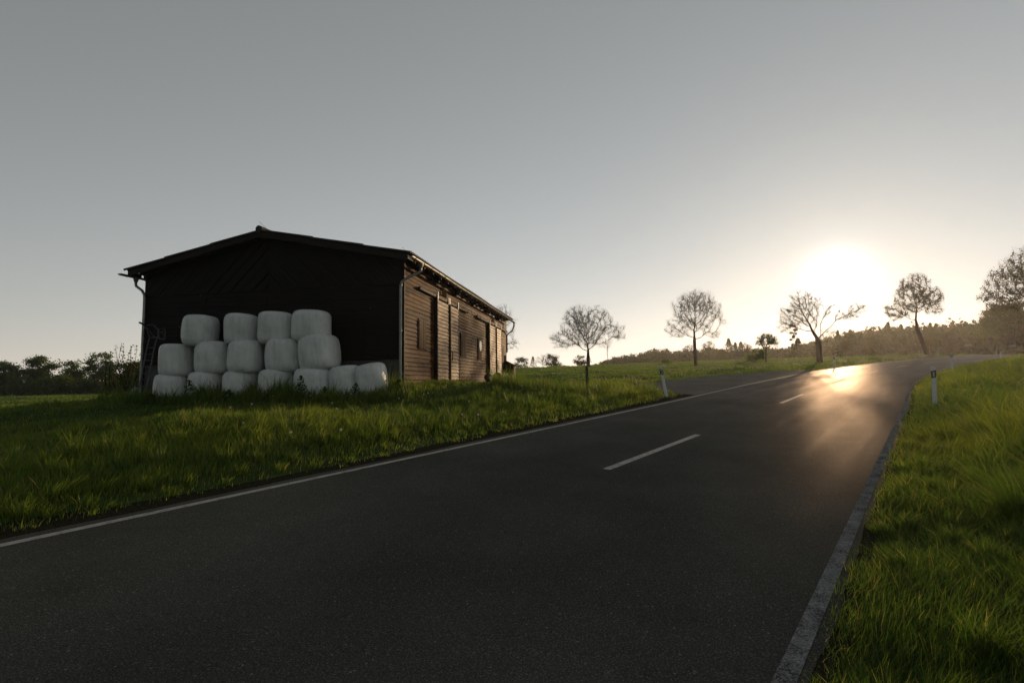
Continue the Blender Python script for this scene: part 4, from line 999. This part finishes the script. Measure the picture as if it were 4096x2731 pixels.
build_tree('small_tree', on_ground(3069, 66), [(.1, 0, 2.9, 1.25, 1.1, .75), (-.9, 0, 2.5, .75, .8, .5), (1.1, 0, 2.6, .7, .7, .5), (-.2, 0, 3.5, .5, .5, .35)], 1.5, .10,
    'small dark leafy tree left of the thick pollard', nattr=260, leaf=(1500, .17, 'leaf'), seed=61, kill=.3, step=.2, twig=(.2, 3, .014), tip=.02)
def leafy(name, loc, lobes, trunk, label, n, size, matn='leaf_far', cat='tree', group=None, seed=1, stems=((0, 0),), tr=.12, clump=.45, parent_branches=True):
    """leafy tree or bush: leaf clumps scattered through the lobes, on a trunk with limbs running out to the clumps"""
    r = np.random.default_rng(seed); root = empty(name, tuple(loc), label=label, cat=cat, group=group)
    nc = max(14, int(sum(l[3]*l[4]*l[5] for l in lobes)**.67*7)); CC = crown_points(nc, lobes, r, .45)
    k = r.integers(0, nc, n); C = CC[k]+r.normal(size=(n, 3))*clump*(.6+.7*r.random(nc))[k][:, None]*np.array([1, 1, .6]); C = C[C[:, 2] > .02]
    V, F, sh = leaves_np(C, size, r, .7); ck = r.random(nc)
    sh = np.clip(sh*.5+np.repeat(ck[k[:len(C)]], 4)*.5, 0, 1)
    top = max(l[2] for l in lobes); P0 = []; P1 = []; A = []; B = []
    for sx, sy in stems:
        pts = [np.array([sx*.5, sy*.5, -.2])]; h = max(trunk, .3)
        for q in range(1, 5): pts.append(np.array([sx*(.5+q*.35)+r.normal()*.06, sy*(.5+q*.35)+r.normal()*.06, h*q/4]))
        for q in range(4): P0.append(pts[q]); P1.append(pts[q+1]); A.append(tr*(1-q*.12)); B.append(tr*(1-(q+1)*.12))
        fork = pts[-1]
        for c in CC[r.choice(nc, min(nc, 14), replace=False)]:
            m = fork*.5+c*.5+r.normal(size=3)*.15; P0 += [fork, m]; P1 += [m, c]; A += [tr*.42, tr*.25]; B += [tr*.25, tr*.10]
    Vt, Ft = tubes_np(P0, P1, np.array(A), np.array(B), 6)
    link('trunk' if cat == 'tree' else 'stems', mesh_np('trunk', Vt, Ft, 4), MA['bark'], root, smooth=True)
    link('crown' if cat == 'tree' else 'leaves', mesh_np('crown', V, F, 4, attr={'shade': sh}), MA[matn], root)
    return root
leafy('leafy_tree', T5, [(0, 0, 9.0, 5.0, 4.4, 3.0), (-3.4, 0, 6.2, 3.2, 3, 2.1), (4.2, 0, 7.4, 4.0, 3.4, 3.2), (.8, 0, 11.2, 3.0, 3, 1.6), (-5.0, 0, 4.4, 2.0, 2, 1.4), (6.5, 0, 5.5, 3.5, 3, 3)], 3.4,
    'full-leaved dark tree with three trunks below the spreading one', 26000, .32, 'leaf', seed=71, stems=((-.7, 0), (.2, 0), (.9, 0)), tr=.26, clump=.62)
leafy('bush', on_ground(4061, 117), [(0, 0, .9, .9, .8, .8)], .3, 'low yellowish bush at the foot of the dark leafy tree', 900, .18, 'bud', cat='bush', seed=72, tr=.03, clump=.22)
leafy('bush', on_ground(3028, 75), [(0, 0, .9, 1.7, 1.4, .95), (-.9, 0, .6, 1.0, 1, .6), (1.0, 0, .8, 1.0, 1.0, .8)], .3, 'rounded dense green bush left of the small leafy tree', 3500, .17, 'leaf', cat='bush', seed=73, tr=.05, clump=.28)
leafy('bush', on_ground(2668, 78), [(0, 0, .5, .7, .7, .5)], .2, 'tiny round bush in the field behind the near white post', 700, .15, 'leaf', cat='bush', seed=74, tr=.03, clump=.2)
leafy('bush', on_ground(3798, 84), [(0, 0, .3, .8, .6, .35)], .1, 'low grassy bush on the crest of the road bend', 700, .14, 'bud', cat='bush', seed=75, tr=.02, clump=.2)
for px, dep, hgt, lab, sd in ((3733, 77, 2.8, 'yellow-green sapling against the slanting trunk', 81), (3390, 68, 2.7, 'slender sapling between pollard and slanting tree', 82), (3490, 72, 2.0, 'small sapling before the wood, right of the slender one', 83), (3183, 70, 5.6, 'narrow ivy-clad young tree left of the pollard trunk', 84)):
    leafy('sapling', on_ground(px, dep), [(0, 0, hgt*.62, .28+.04*hgt, .3, hgt*.40)], hgt*.6, lab, int(330*hgt), .12, 'bud', seed=sd, tr=.03, clump=.13, group='young trees along the verge and field')
build_tree('thin_tree', on_ground(2432, 84), [(0, 0, 4.0, 1.1, 1.0, 2.0)], 1.2, .05, 'faint leafless sapling right of the first bare tree', nattr=160, leaf=(300, .07, 'bud'), seed=91, kill=.4, twig=(.3, 3, .010), cat='tree')
# small trees far off on the horizon, right of the barn
def conifer(loc, h, w, label, seed, group=None, n=1500, matn='leaf_far', size=.22):
    r = np.random.default_rng(seed); root = empty('spruce', tuple(loc), label=label, cat='tree', group=group)
    t = r.random(n)**.8; ang = r.random(n)*6.283; tier = (np.floor(t*11)+1.15*r.random(n))/12; rad_ = w*(1-tier)**.85*(.25+.75*r.random(n)**.6)*(1+.25*np.sin(ang*3+seed)+.2*np.sin(ang*5+np.floor(t*11)))
    C = np.c_[rad_*np.cos(ang), rad_*np.sin(ang), h*(.12+.88*tier)-rad_*.22]
    V, F, sh = leaves_np(C, size, r, .5); link('crown', mesh_np('crown', V, F, 4, attr={'shade': sh*.5}), MA[matn], root)
    Vt, Ft = tubes_np([[0, 0, -.2]], [[0, 0, h*.97]], np.array([h*.018]), np.array([.02]), 6); link('trunk', mesh_np('trunk', Vt, Ft, 4), MA['bark'], root)
    return root
hz = 'small trees on the far field horizon'
def far_ground(px, depth, py):     # foot where the field horizon hides it
    return on_ground(px, depth)
leafy('round_tree', on_ground(2086, 150), [(0, 0, 2.2, 2.4, 2, 1.9)], 1, 'pale round-crowned little tree on the horizon beside the barn hutch', 1500, .3, 'leaf_far', seed=101, group=hz, tr=.1)
conifer(on_ground(2133, 150), 4.5, 1.5, 'small dark spruce on the horizon right of the barn', 102, hz, 900)
build_tree('bare_tree', on_ground(2172, 150), [(0, 0, 3.0, 2.3, 2, 1.8)], 1.0, .12, 'tiny leafless round tree on the horizon between spruce and green tree', nattr=260, leaf=(0, .1, 'bud'), seed=103, kill=.6, twig=(.5, 3, .02), group=hz)
leafy('round_tree', on_ground(2204, 150), [(0, 0, 2.8, 2.1, 2, 2.0), (1.8, 0, 1.8, 1.4, 1.2, 1.2)], 1, 'small full green tree on the horizon, right of the leafless one', 1800, .3, 'leaf_far', seed=104, group=hz, tr=.1)
leafy('round_tree', on_ground(2225, 152), [(0, 0, 1.9, 1.0, 1, 1.5)], 1, 'very small tree on the horizon at the right of the little group', 500, .3, 'leaf_far', seed=105, group=hz, tr=.08)
leafy('round_tree', on_ground(2322, 130), [(0, 0, 1.8, 1.6, 2, 1.4), (1.3, 0, 2.0, 1.0, 1, 1.4)], .8, 'low tree clump on the horizon behind the first bare trunk', 1300, .28, 'leaf_far', seed=106, group=hz, tr=.1)

# tree line at the left edge
lg = 'trees and bushes of the left hedgerow'
LT = [(20, 92, 6.0, 5.5, 0, 'dark bushy tree at the left edge of the hedgerow'), (150, 95, 7.2, 4.8, 0, 'taller green tree with pointed top in the left hedgerow'), (265, 96, 6.6, 4.4, 1, 'thin-leaved tree right of the pointed one in the hedgerow'),
      (395, 96, 8.2, 5.6, 1, 'tallest loose-crowned tree of the left hedgerow, stems showing'), (560, 100, 6.0, 4.4, 0, 'yellowish green tree of the hedgerow behind the twiggy shrub'),
      (90, 88, 4.2, 5.5, 2, 'low dark hedge bush at the far left'), (215, 88, 4.0, 5.2, 2, 'low dark hedge bush left of the tallest tree'), (330, 92, 3.4, 3.2, 2, 'dense low bush left of the visible stems'),
      (470, 92, 3.2, 3.6, 2, 'dark low bush right of the visible stems'), (640, 100, 4.8, 5.0, 2, 'green bush of the hedgerow beside the barn corner'), (-120, 92, 6.5, 6.0, 0, 'tree beyond the left end of the hedgerow')]
for j, (px, dep, h, w, kind, lab) in enumerate(LT):
    p = on_ground(px, dep)
    if kind == 2: leafy('hedge_bush', p, [(0, 0, h*.45, w*.55, 1.8, h*.42), (-w*.3, 0, h*.3, w*.3, 1.4, h*.3), (w*.3, .4, h*.33, w*.3, 1.4, h*.33)], .5, lab, 4200, .26, 'leaf', cat='bush', seed=120+j, group=lg, tr=.06, clump=.45)
    else: leafy('hedge_tree', p, [(0, 0, h*.62, w*.5, 2.2, h*.34), (-w*.25, .3, h*.42, w*.34, 1.8, h*.26), (w*.28, -.2, h*.46, w*.32, 1.8, h*.28), (.3, 0, h*.86, w*.22, 1.2, h*.12)], h*.3, lab, 8500 if kind == 0 else 5000, .28, 'leaf', seed=120+j, group=lg, stems=((-.4, 0), (.3, 0), (.9, .2)) if kind else ((0, 0),), tr=.14, clump=.45)

# twiggy shrub with upright shoots left of the ladder
def shoots():
    r = np.random.default_rng(5); p = on_ground(500, 22); root = empty('upright_shrub', tuple(p), label='twiggy dark shrub with upright leaf-tipped shoots left of the barn', cat='shrub')
    P0, P1, A, B = [], [], [], []; LC = []
    tops = [(445, 1408), (463, 1377), (484, 1371), (490, 1385), (516, 1406), (527, 1383), (550, 1385), (566, 1403), (573, 1390), (420, 1445), (436, 1470), (505, 1450), (540, 1440)]
    tx = r.uniform(425, 590, 14); tops += [(x, r.uniform(1430, 1500)) for x in tx]
    for j, (x, y) in enumerate(tops):
        dep = 22+r.uniform(-.9, .9); t = at(x, y, dep)-p; b = np.array([(t[0])*.45+r.normal()*.15, r.normal()*.3, -.1]); n = 9; pts = []
        for q in range(n+1):
            k = q/n; pts.append(b*(1-k)+t*k+np.array([.10*math.sin(k*3.1+j)*(1-k), .05*math.sin(k*5+j), 0])+r.normal(size=3)*.012)
        for q in range(n): P0.append(pts[q]); P1.append(pts[q+1]); A.append(.020*(1-.6*q/n)); B.append(.020*(1-.6*(q+1)/n))
        L = np.linalg.norm(t-b)
        for k in np.arange(.30, 1.0, .16/L*1.0):
            c = pts[min(n, int(k*n))]*(1-(k*n-int(k*n)))+pts[min(n, int(k*n)+1)]*(k*n-int(k*n))
            if j < 9 or r.random() < .5:
                for s in (-1, 1): LC.append(c+np.array([s*.05, 0, .03])+r.normal(size=3)*.02)
                if k > .9: LC += [c+r.normal(size=3)*.04 for _ in range(3)]
        for q in range(3):      # side twigs
            k = r.integers(2, n-2); c = pts[k]; d = np.array([r.normal()*.6, r.normal()*.6, .7]); d /= np.linalg.norm(d); e = c+d*r.uniform(.25, .7); P0.append(c); P1.append(e); A.append(.010); B.append(.005); LC += [e+r.normal(size=3)*.03 for _ in range(3)]
    V, F = tubes_np(P0, P1, np.array(A), np.array(B), 4); link('stems', mesh_np('stems', V, F, 4), MA['twig'], root)
    V, F, sh = leaves_np(np.array(LC), .075, r, .7); link('leaves', mesh_np('leaves', V, F, 4, attr={'shade': sh*.6}), MA['leaf'], root)
shoots()
leafy('bush', on_ground(500, 60), [(0, 0, 2.6, 1.9, 1.5, 1.4), (1.2, 0, 3.2, 1.3, 1.2, 1.0), (-1.3, 0, 1.8, 1.3, 1, 1.0)], .8, 'yellow-green loose bush seen through the twiggy shrub', 2600, .15, 'bud', cat='bush', seed=150, tr=.07, clump=.3)

# wood: individual trees along its front that can be told apart, and the mass behind as one
wg = 'distinct treetops along the edge of the far wood'
for px, py, dep, w, lab, sd in ((2922, 1345, 150, 1.9, 'tall spruce sticking out of the far wood between second bare tree and small tree', 201), (2948, 1362, 152, 1.3, 'thin ragged spruce right beside the tall one', 202), (2970, 1360, 155, 1.8, 'broad ragged spruce, right one of the three together', 203),
        (2888, 1392, 150, 1.6, 'low spruce left of the tall one in the far wood', 204), (3200, 1345, 120, 1.6, 'ragged spruce behind the left branches of the pollard', 205), (3415, 1310, 125, 1.8, 'spruce top above the wood right of the pollard', 206), (3495, 1303, 125, 1.9, 'spruce top above the middle of the right wood', 207)):
    p = on_ground(px, dep); h = at(px, py, dep)[2]-p[2]; conifer(p, h, w*1.25, lab, sd, wg, 1500, size=.34)
for px, py, dep, w, lab, sd in ((2762, 1375, 150, 2.4, 'thin-leaved tree rising above the wood left of the second bare trunk', 211), (2840, 1357, 150, 2.2, 'leafless pale tree rising above the wood right of the second bare trunk', 212), (2992, 1368, 150, 1.8, 'faint leafless tree left of the small leafy tree', 213)):
    p = on_ground(px, dep); h = at(px, py, dep)[2]-p[2]; build_tree('bare_tree', p, [(0, 0, h*.72, w, w, h*.26)], h*.45, .14, lab, nattr=240, leaf=(500, .2, 'bud'), seed=sd, kill=.6, twig=(.6, 3, .022), group=wg)
def far_wood():
    r = np.random.default_rng(77); prof = np.array([(2390, 1450), (2440, 1432), (2500, 1417), (2560, 1412), (2620, 1396), (2680, 1390), (2740, 1396), (2800, 1392), (2850, 1388), (2920, 1396), (2980, 1392), (3060, 1384), (3140, 1386), (3220, 1372), (3290, 1352), (3360, 1330), (3420, 1316), (3500, 1306), (3580, 1300), (3660, 1296), (3740, 1296), (3820, 1288), (3900, 1276), (3980, 1268), (4100, 1262), (4300, 1258), (4600, 1255)], float)
    Vs, Fs, Sh = [], [], []; Tv, Tf = [], []; off = 0; toff = 0
    xs = []; x = 2385.
    while x < 4600: xs.append(x); x += r.uniform(7, 15)
    for row, (dd, sc) in enumerate(((0, .80), (14, 1.0), (30, 1.02))):
        for x in xs:
            x = x+r.uniform(-8, 8); dep = np.interp(x, [2390, 2900, 3200, 3600, 3900, 4600], [215, 165, 135, 142, 150, 160])+dd+r.uniform(-5, 5)
            py = np.interp(x, prof[:, 0], prof[:, 1]); p = on_ground(x, dep); h = (at(x, py, dep)[2]-p[2])*sc*r.uniform(.80, 1.05)
            if h < 1.2: continue
            con = r.random() < (.08 if x < 2900 else .12); w = h*r.uniform(.26, .42) if not con else h*r.uniform(.16, .24); n = 380 if row < 2 else 240
            if con:
                t = r.random(n)**.75; a = r.random(n)*6.28; q = w*(1-t)**.8*(.3+.7*r.random(n)); C = np.c_[q*np.cos(a), q*np.sin(a), h*(.1+.95*t)]
            else:
                nc = 10; cc = crown_points(nc, [(0, 0, h*.50, w, w, h*.46)], r, .4); k = r.integers(0, nc, n); C = cc[k]+r.normal(size=(n, 3))*h*.09; C[:, 2] = np.abs(C[:, 2])
            ug = r.normal(size=(70, 3))*np.array([1.8, 1.2, 0]); ug[:, 2] = r.random(70)**1.3*max(1.6, h*.35); C = np.vstack([C, ug])
            V, F, sh = leaves_np(C+p, h*.075+.14, r, .8); sh = np.clip(sh*.4+r.random()*.6, 0, 1)*(.6 if con else 1); Vs.append(V); Fs.append(F+off); off += len(V); Sh.append(sh)
            if row == 0 and r.random() < .5:
                V, F = tubes_np([p], [p+np.array([0, 0, h*.7])], np.array([.12]), np.array([.05]), 5); Tv.append(V); Tf.append(F+toff); toff += len(V)
    o = link('wood', mesh_np('wood', np.vstack(Vs), np.concatenate(Fs), 4, attr={'shade': np.concatenate(Sh)}), MA['leaf_far']); tag(o, 'hazy dark mixed wood along the horizon behind the bend', 'wood', kind='stuff')
    link('trunks', mesh_np('trunks', np.vstack(Tv), np.concatenate(Tf), 4), MA['bark'], o)['kind'] = 'stuff'
far_wood()

# ------------------------------------------------------------------ grass
BALE_L = [(8.57,), (7.11,), (5.71,), (4.29,), (2.86,), (1.66,), (.7,)]
def hedge_fill():
    r = np.random.default_rng(301); C = []
    for px in np.arange(-200, 760, 7.):
        p = on_ground(px, 97+r.uniform(-3, 3)); n = 170; q = r.normal(size=(n, 3))*np.array([1.0, 1.0, 0]); q[:, 2] = r.random(n)**1.1*r.uniform(2.0, 3.6); C.append(p+q)
    V, F, sh = leaves_np(np.vstack(C), .30, r, .8); o = link('undergrowth', mesh_np('undergrowth', V, F, 4, attr={'shade': sh}), MA['leaf']); tag(o, 'dense undergrowth filling the foot of the left hedgerow', 'undergrowth', kind='stuff')
hedge_fill()
def grass_field(name, label, n, r0, r1, a0, a1, keep, height, wmul, matn, seed, cap=None, lean=.35, dry=.05, seg3=False):
    """blades sampled evenly in log-distance and direction; height(x,y,S,T,r) gives metres"""
    r = np.random.default_rng(seed)
    rr = np.exp(r.uniform(math.log(r0), math.log(r1), n)); aa = r.uniform(a0, a1, n)
    if cap:      # thin out the nearest blades so the density stays natural
        dens = n/((a1-a0)*math.log(r1/r0))/rr**2; ok = r.random(n) < np.minimum(1, cap/dens); rr = rr[ok]; aa = aa[ok]
    x = rr*np.sin(aa); y = rr*np.cos(aa)
    tf = r.random(len(x)) < .42; cs = .42; cx = np.floor(x/cs); cy = np.floor(y/cs); hx = np.modf(np.abs(np.sin(cx*12.9898+cy*78.233)*43758.5453))[0]; hy = np.modf(np.abs(np.sin(cx*39.346+cy*11.135)*24634.634))[0]
    ux = (cx+hx)*cs; uy = (cy+hy)*cs; tf &= (hx+hy < 1.05) & (rr < 45); ox = (x-ux); oy = (y-uy)
    x = np.where(tf, ux+ox*.34, x); y = np.where(tf, uy+oy*.34, y)
    z, S, T = terrain(x, y, True)
    ok = keep(x, y, S, T, r); tf = tf[ok]; ox = ox[ok]; oy = oy[ok]; hx = hx[ok]; x, y, z, S, T, rr = (q[ok] for q in (x, y, z, S, T, rr)); n = len(x)
    clump = .5+.5*vnoise(x*2.3, y*2.3, seed); patch = .5+.5*vnoise(x*.45, y*.45, seed+9)
    tall = .5+.5*vnoise(x*4.7, y*4.7, seed+21)
    h = height(x, y, S, T, rr)*(.45+.75*r.random(n)**1.3)*(.45+.5*clump+.3*patch+.35*tall)
    h = np.where(tf, h*(1.15+.75*hx), h)
    w = np.maximum(.0036, .00110*rr)*wmul*(.7+.6*r.random(n))
    az = r.uniform(0, 2*math.pi, n)+.0; d = np.stack([np.cos(az), np.sin(az), np.zeros(n)], 1)
    la = r.uniform(0, 2*math.pi, n)*.6+5*vnoise(x*1.1, y*1.1, seed+4); ln = lean*(.3+1.1*r.random(n)); lv = np.stack([np.cos(la)*ln+np.where(tf, ox*1.1, 0), np.sin(la)*ln+np.where(tf, oy*1.1, 0), np.zeros(n)], 1)
    P = np.stack([x, y, z-.01], 1); up = np.array([0, 0, 1.])
    hh = h[:, None]; ww = w[:, None]
    b0 = P-d*ww*.5; b1 = P+d*ww*.5; m = P+up*hh*.55+lv*hh*.35; m0 = m-d*ww*.42; m1 = m+d*ww*.42; t = P+up*hh*(1-.25*ln[:, None]**2)+lv*hh
    V = np.stack([b0, b1, m1, m0, t], 1).reshape(-1, 3); b = np.arange(n)*5
    q = np.stack([b, b+1, b+2, b+3], 1).ravel(); tr = np.stack([b+3, b+2, b+4], 1).ravel()
    big = .5+.5*vnoise(x*.8+3, y*.8, seed+31); edge = np.clip((4.3-np.abs(T))/.8, 0, 1)
    tint = np.clip(.02+.40*r.random(n)+.30*patch+.28*big, 0, .92); dr = r.random(n) < dry*(.6+1.2*edge)+.03*(clump > .85); tint[dr] = .975+.02*r.random(dr.sum())
    me = mesh_np(name, V, [(q, 4), (tr, 3)], None, attr={'tint': np.repeat(tint, 5)})
    o = link(name, me, MA[matn]); tag(o, label, 'grass', kind='stuff'); return o
def barn_local(x, y):
    dx, dy = x-BC[0], y-BC[1]; return dx*bs[0]+dy*bs[1], dx*bl[0]+dy*bl[1]
def clear_barn(x, y):
    s, l = barn_local(x, y); inside = (s > -.12) & (s < L_+.1) & (l > -.02) & (l < W_+.1)
    for (c, *_ ) in BALE_L: inside |= ((s+.82)**2+(l-c)**2) < .60**2
    inside |= (s > -.9) & (s < 0) & (l > .5) & (l < 9.2)
    return ~inside
AP = np.array(APRON)
def keep_left(x, y, S, T, r):
    j = .25*r.random(len(x))+.18*vnoise(x*3, y*3, 2)
    ok = (T < -3.62-j*.9) & clear_barn(x, y) & ~in_poly(x, y, APRON)
    ok &= ~((T > -4.5) & (r.random(len(x)) < .75*np.clip((4.5+T)/.8, 0, 1)))
    return ok
def keep_right(x, y, S, T, r): return (T > 3.29+.09*r.random(len(x))+.03*vnoise(x*4, y*4, 8))
def h_left(x, y, S, T, rr):
    d = -T; h = np.interp(d, [3.6, 4.2, 5.0, 6.6, 8.0, 14, 40], [.05, .13, .26, .25, .14, .12, .12])
    s, l = barn_local(x, y); near = (s > -2.4) & (s < -.9) & (l > -1.2) & (l < 10.2); h = np.where(near, .40+.16*vnoise(x*3.1, y*3.1, 6), h)
    side = (l < 0) & (l > -3.2) & (s > .5) & (s < L_+1.5); h = np.where(side, .10, h)
    verge = (x > -.8) & (x < 5.8) & (y > 18.5) & (y < 25.5) & (T < -4.6); h = np.where(verge, np.maximum(h, .42), h)
    return np.where(rr > 45, np.minimum(h, .16), h)
def h_right(x, y, S, T, rr): return np.interp(T, [3.25, 3.5, 4.2, 5.0, 9, 30], [.09, .15, .24, .46, .44, .28])*np.where(rr > 40, .8, 1)
RAD = math.radians
grass_field('grass', 'long sunlit grass of the left verge and barn meadow', 470000, 4.2, 34, RAD(-66), RAD(32), keep_left, h_left, 1.0, 'grass', 1, cap=3600, lean=.42)
grass_field('grass', 'short spring grass of the wide field beyond barn and side track', 210000, 33, 170, RAD(-62), RAD(46), keep_left, h_left, 1.15, 'field', 2, lean=.3, dry=.01)
grass_field('grass', 'long tufted grass of the right verge', 470000, 1.0, 90, RAD(26), RAD(76), keep_right, h_right, 1.05, 'grass', 3, cap=4000, lean=.62)
def weeds():
    """taller seed-headed stalks standing out of the verge, and nettle clumps before the bales"""
    r = np.random.default_rng(15); P0, P1, A, B, T = [], [], [], [], []; L = []
    spots = []
    for _ in range(110):
        a = RAD(r.uniform(-46, 12)); d = r.uniform(6, 16); spots.append((d*math.sin(a), d*math.cos(a)))
    for _ in range(60):
        a = RAD(r.uniform(30, 48)); d = r.uniform(5, 24); spots.append((d*math.sin(a), d*math.cos(a)))
    for x, y in spots:
        z, S, Tt = terrain(x, y, True)
        if abs(Tt[0]) < 4.3 or in_poly(np.array([x]), np.array([y]), APRON)[0] or not clear_barn(np.array([x]), np.array([y]))[0]: continue
        h = r.uniform(.32, .58); p = np.array([x, y, z[0]]); d = np.array([r.normal()*.15, r.normal()*.15, 1]); pts = [p+d*h*k+np.array([.10*k*k*np.sign(d[0]), 0, -.08*k**3]) for k in (0, .4, .7, .86, 1.0)]
        for q in range(4): P0.append(pts[q]); P1.append(pts[q+1]); A.append((.0022, .002, .0035, .0065)[q]); B.append((.002, .0022, .0065, .0015)[q])
    V, F = tubes_np(P0, P1, np.array(A), np.array(B), 4)
    o = link('seed_stalks', mesh_np('seed_stalks', V, F, 4, attr={'tint': np.full(len(V), 1.0)}), MA['grass']); tag(o, 'dry seed-headed grass stalks standing out of both verges', 'grass stalks', kind='stuff')
    C = []; 
    for s, l, h, n in ((-1.75, 6.95, .75, 260), (-1.7, 6.5, .4, 160), (-1.8, 2.75, .8, 240), (-1.75, 1.95, .45, 200), (-1.7, .9, .5, 160), (-1.2, -.35, .55, 300), (-.9, -.7, .35, 200), (-1.8, 8.4, .3, 160), (-1.8, 5.4, .35, 150), (-.6, .15, .45, 150)):
        base = np.array(bp(s, l, 0)); z = terrain(base[0], base[1])[0]; q = r.normal(size=(n, 3))*np.array([.14, .14, 0]); q[:, 2] = r.random(n)*h; q[:, :2] *= (1.15-q[:, 2:3]/h); C.append(np.array([base[0], base[1], z])+q)
    V, F, sh = leaves_np(np.vstack(C), .075, r, .5, up=.6); o = link('weeds', mesh_np('weeds', V, F, 4, attr={'shade': sh*.6}), MA['leaf']); tag(o, 'leafy weeds growing up before the bottom bales', 'weeds', kind='stuff')
weeds()
def dandelions():
    r = np.random.default_rng(16); V, F, off = [], [], 0; Pb, Pt = [], []
    edge = np.array([(4.6, 26.0), (6.9, 28.7), (8.9, 30.7), (12.3, 34.2), (17.3, 38.3), (20.5, 40.6), (27, 44.5)])
    for _ in range(330):
        k = r.uniform(0, len(edge)-1.001); i = int(k); p = edge[i]*(1-(k-i))+edge[i+1]*(k-i); n = edge[i+1]-edge[i]; n = np.array([-n[1], n[0]])/np.linalg.norm(n)
        q = p+n*abs(r.normal())*1.3+r.normal(size=2)*.15; Pb.append(q)
    for _ in range(60):
        a = RAD(r.uniform(-30, 30)); d = r.uniform(9, 24); Pb.append(np.array([d*math.sin(a), d*math.cos(a)]))
    Pb.append(road_pt(40., -4.4)[0][:2])
    Pb = np.array(Pb); z, S, T = terrain(Pb[:, 0], Pb[:, 1], True); ok = (T < -4.2) & ~in_poly(Pb[:, 0], Pb[:, 1], APRON) & clear_barn(Pb[:, 0], Pb[:, 1]); Pb = Pb[ok]; z = z[ok]
    h = .20+.18*r.random(len(Pb)); B0 = np.c_[Pb, z]; T0 = np.c_[Pb+r.normal(size=Pb.shape)*.03, z+h]
    Vs, Fs = tubes_np(B0, T0, np.full(len(Pb), .003), np.full(len(Pb), .0025), 3)
    o = link('dandelions', mesh_np('dandelions', Vs, Fs, 4, attr={'tint': np.full(len(Vs), .4)}), MA['grass']); tag(o, 'dandelion seed heads along the field edge by the side track', 'dandelions', kind='stuff')
    n = 8; rings = [(0, -.022), (.019, -.011), (.023, .004), (.012, .019), (0, .024)]; Vh, Fh = [], []
    for j, (rr_, zz) in enumerate(rings):
        for k in range(n): Vh.append((rr_*math.cos(6.283*k/n), rr_*math.sin(6.283*k/n), zz))
    for j in range(len(rings)-1):
        for k in range(n): a = j*n+k; b = j*n+(k+1) % n; Fh.append((a, b, b+n, a+n))
    Vh = np.array(Vh); Fh = np.array(Fh); m = len(T0); V = (T0[:, None]+Vh[None]*(.8+.5*r.random(m))[:, None, None]).reshape(-1, 3); F = (Fh[None]+(np.arange(m)*len(Vh))[:, None, None]).ravel()
    h_ = link('seed_heads', mesh_np('seed_heads', V, F, 4), MA['puff'], o); h_['kind'] = 'stuff'
def puff():
    m = mat('seed_down'); nt = m.node_tree; t = N(nt, 'ShaderNodeBsdfTranslucent', inp={0: (.75, .68, .58, 1)}); d = N(nt, 'ShaderNodeBsdfDiffuse', inp={0: (.5, .46, .4, 1)})
    x = N(nt, 'ShaderNodeMixShader', inp={0: .6}); nt.links.new(d.outputs[0], x.inputs[1]); nt.links.new(t.outputs[0], x.inputs[2]); o = N(nt, 'ShaderNodeOutputMaterial'); nt.links.new(x.outputs[0], o.inputs[0]); return m
MA['puff'] = puff()
dandelions()

# ------------------------------------------------------------------ haze
HAZE = True
if HAZE:
    m = mat('haze_air'); nt = m.node_tree
    v = N(nt, 'ShaderNodeVolumePrincipled', inp={'Color': (1, .97, .95, 1), 'Density': .00032, 'Anisotropy': .72}); o = N(nt, 'ShaderNodeOutputMaterial'); nt.links.new(v.outputs[0], o.inputs['Volume'])
    b = MB(); b.box((-260, -120, -40), (320, 330, 32)); o = b.build('haze', m); tag(o, kind='stuff'); o.display_type = 'WIRE'
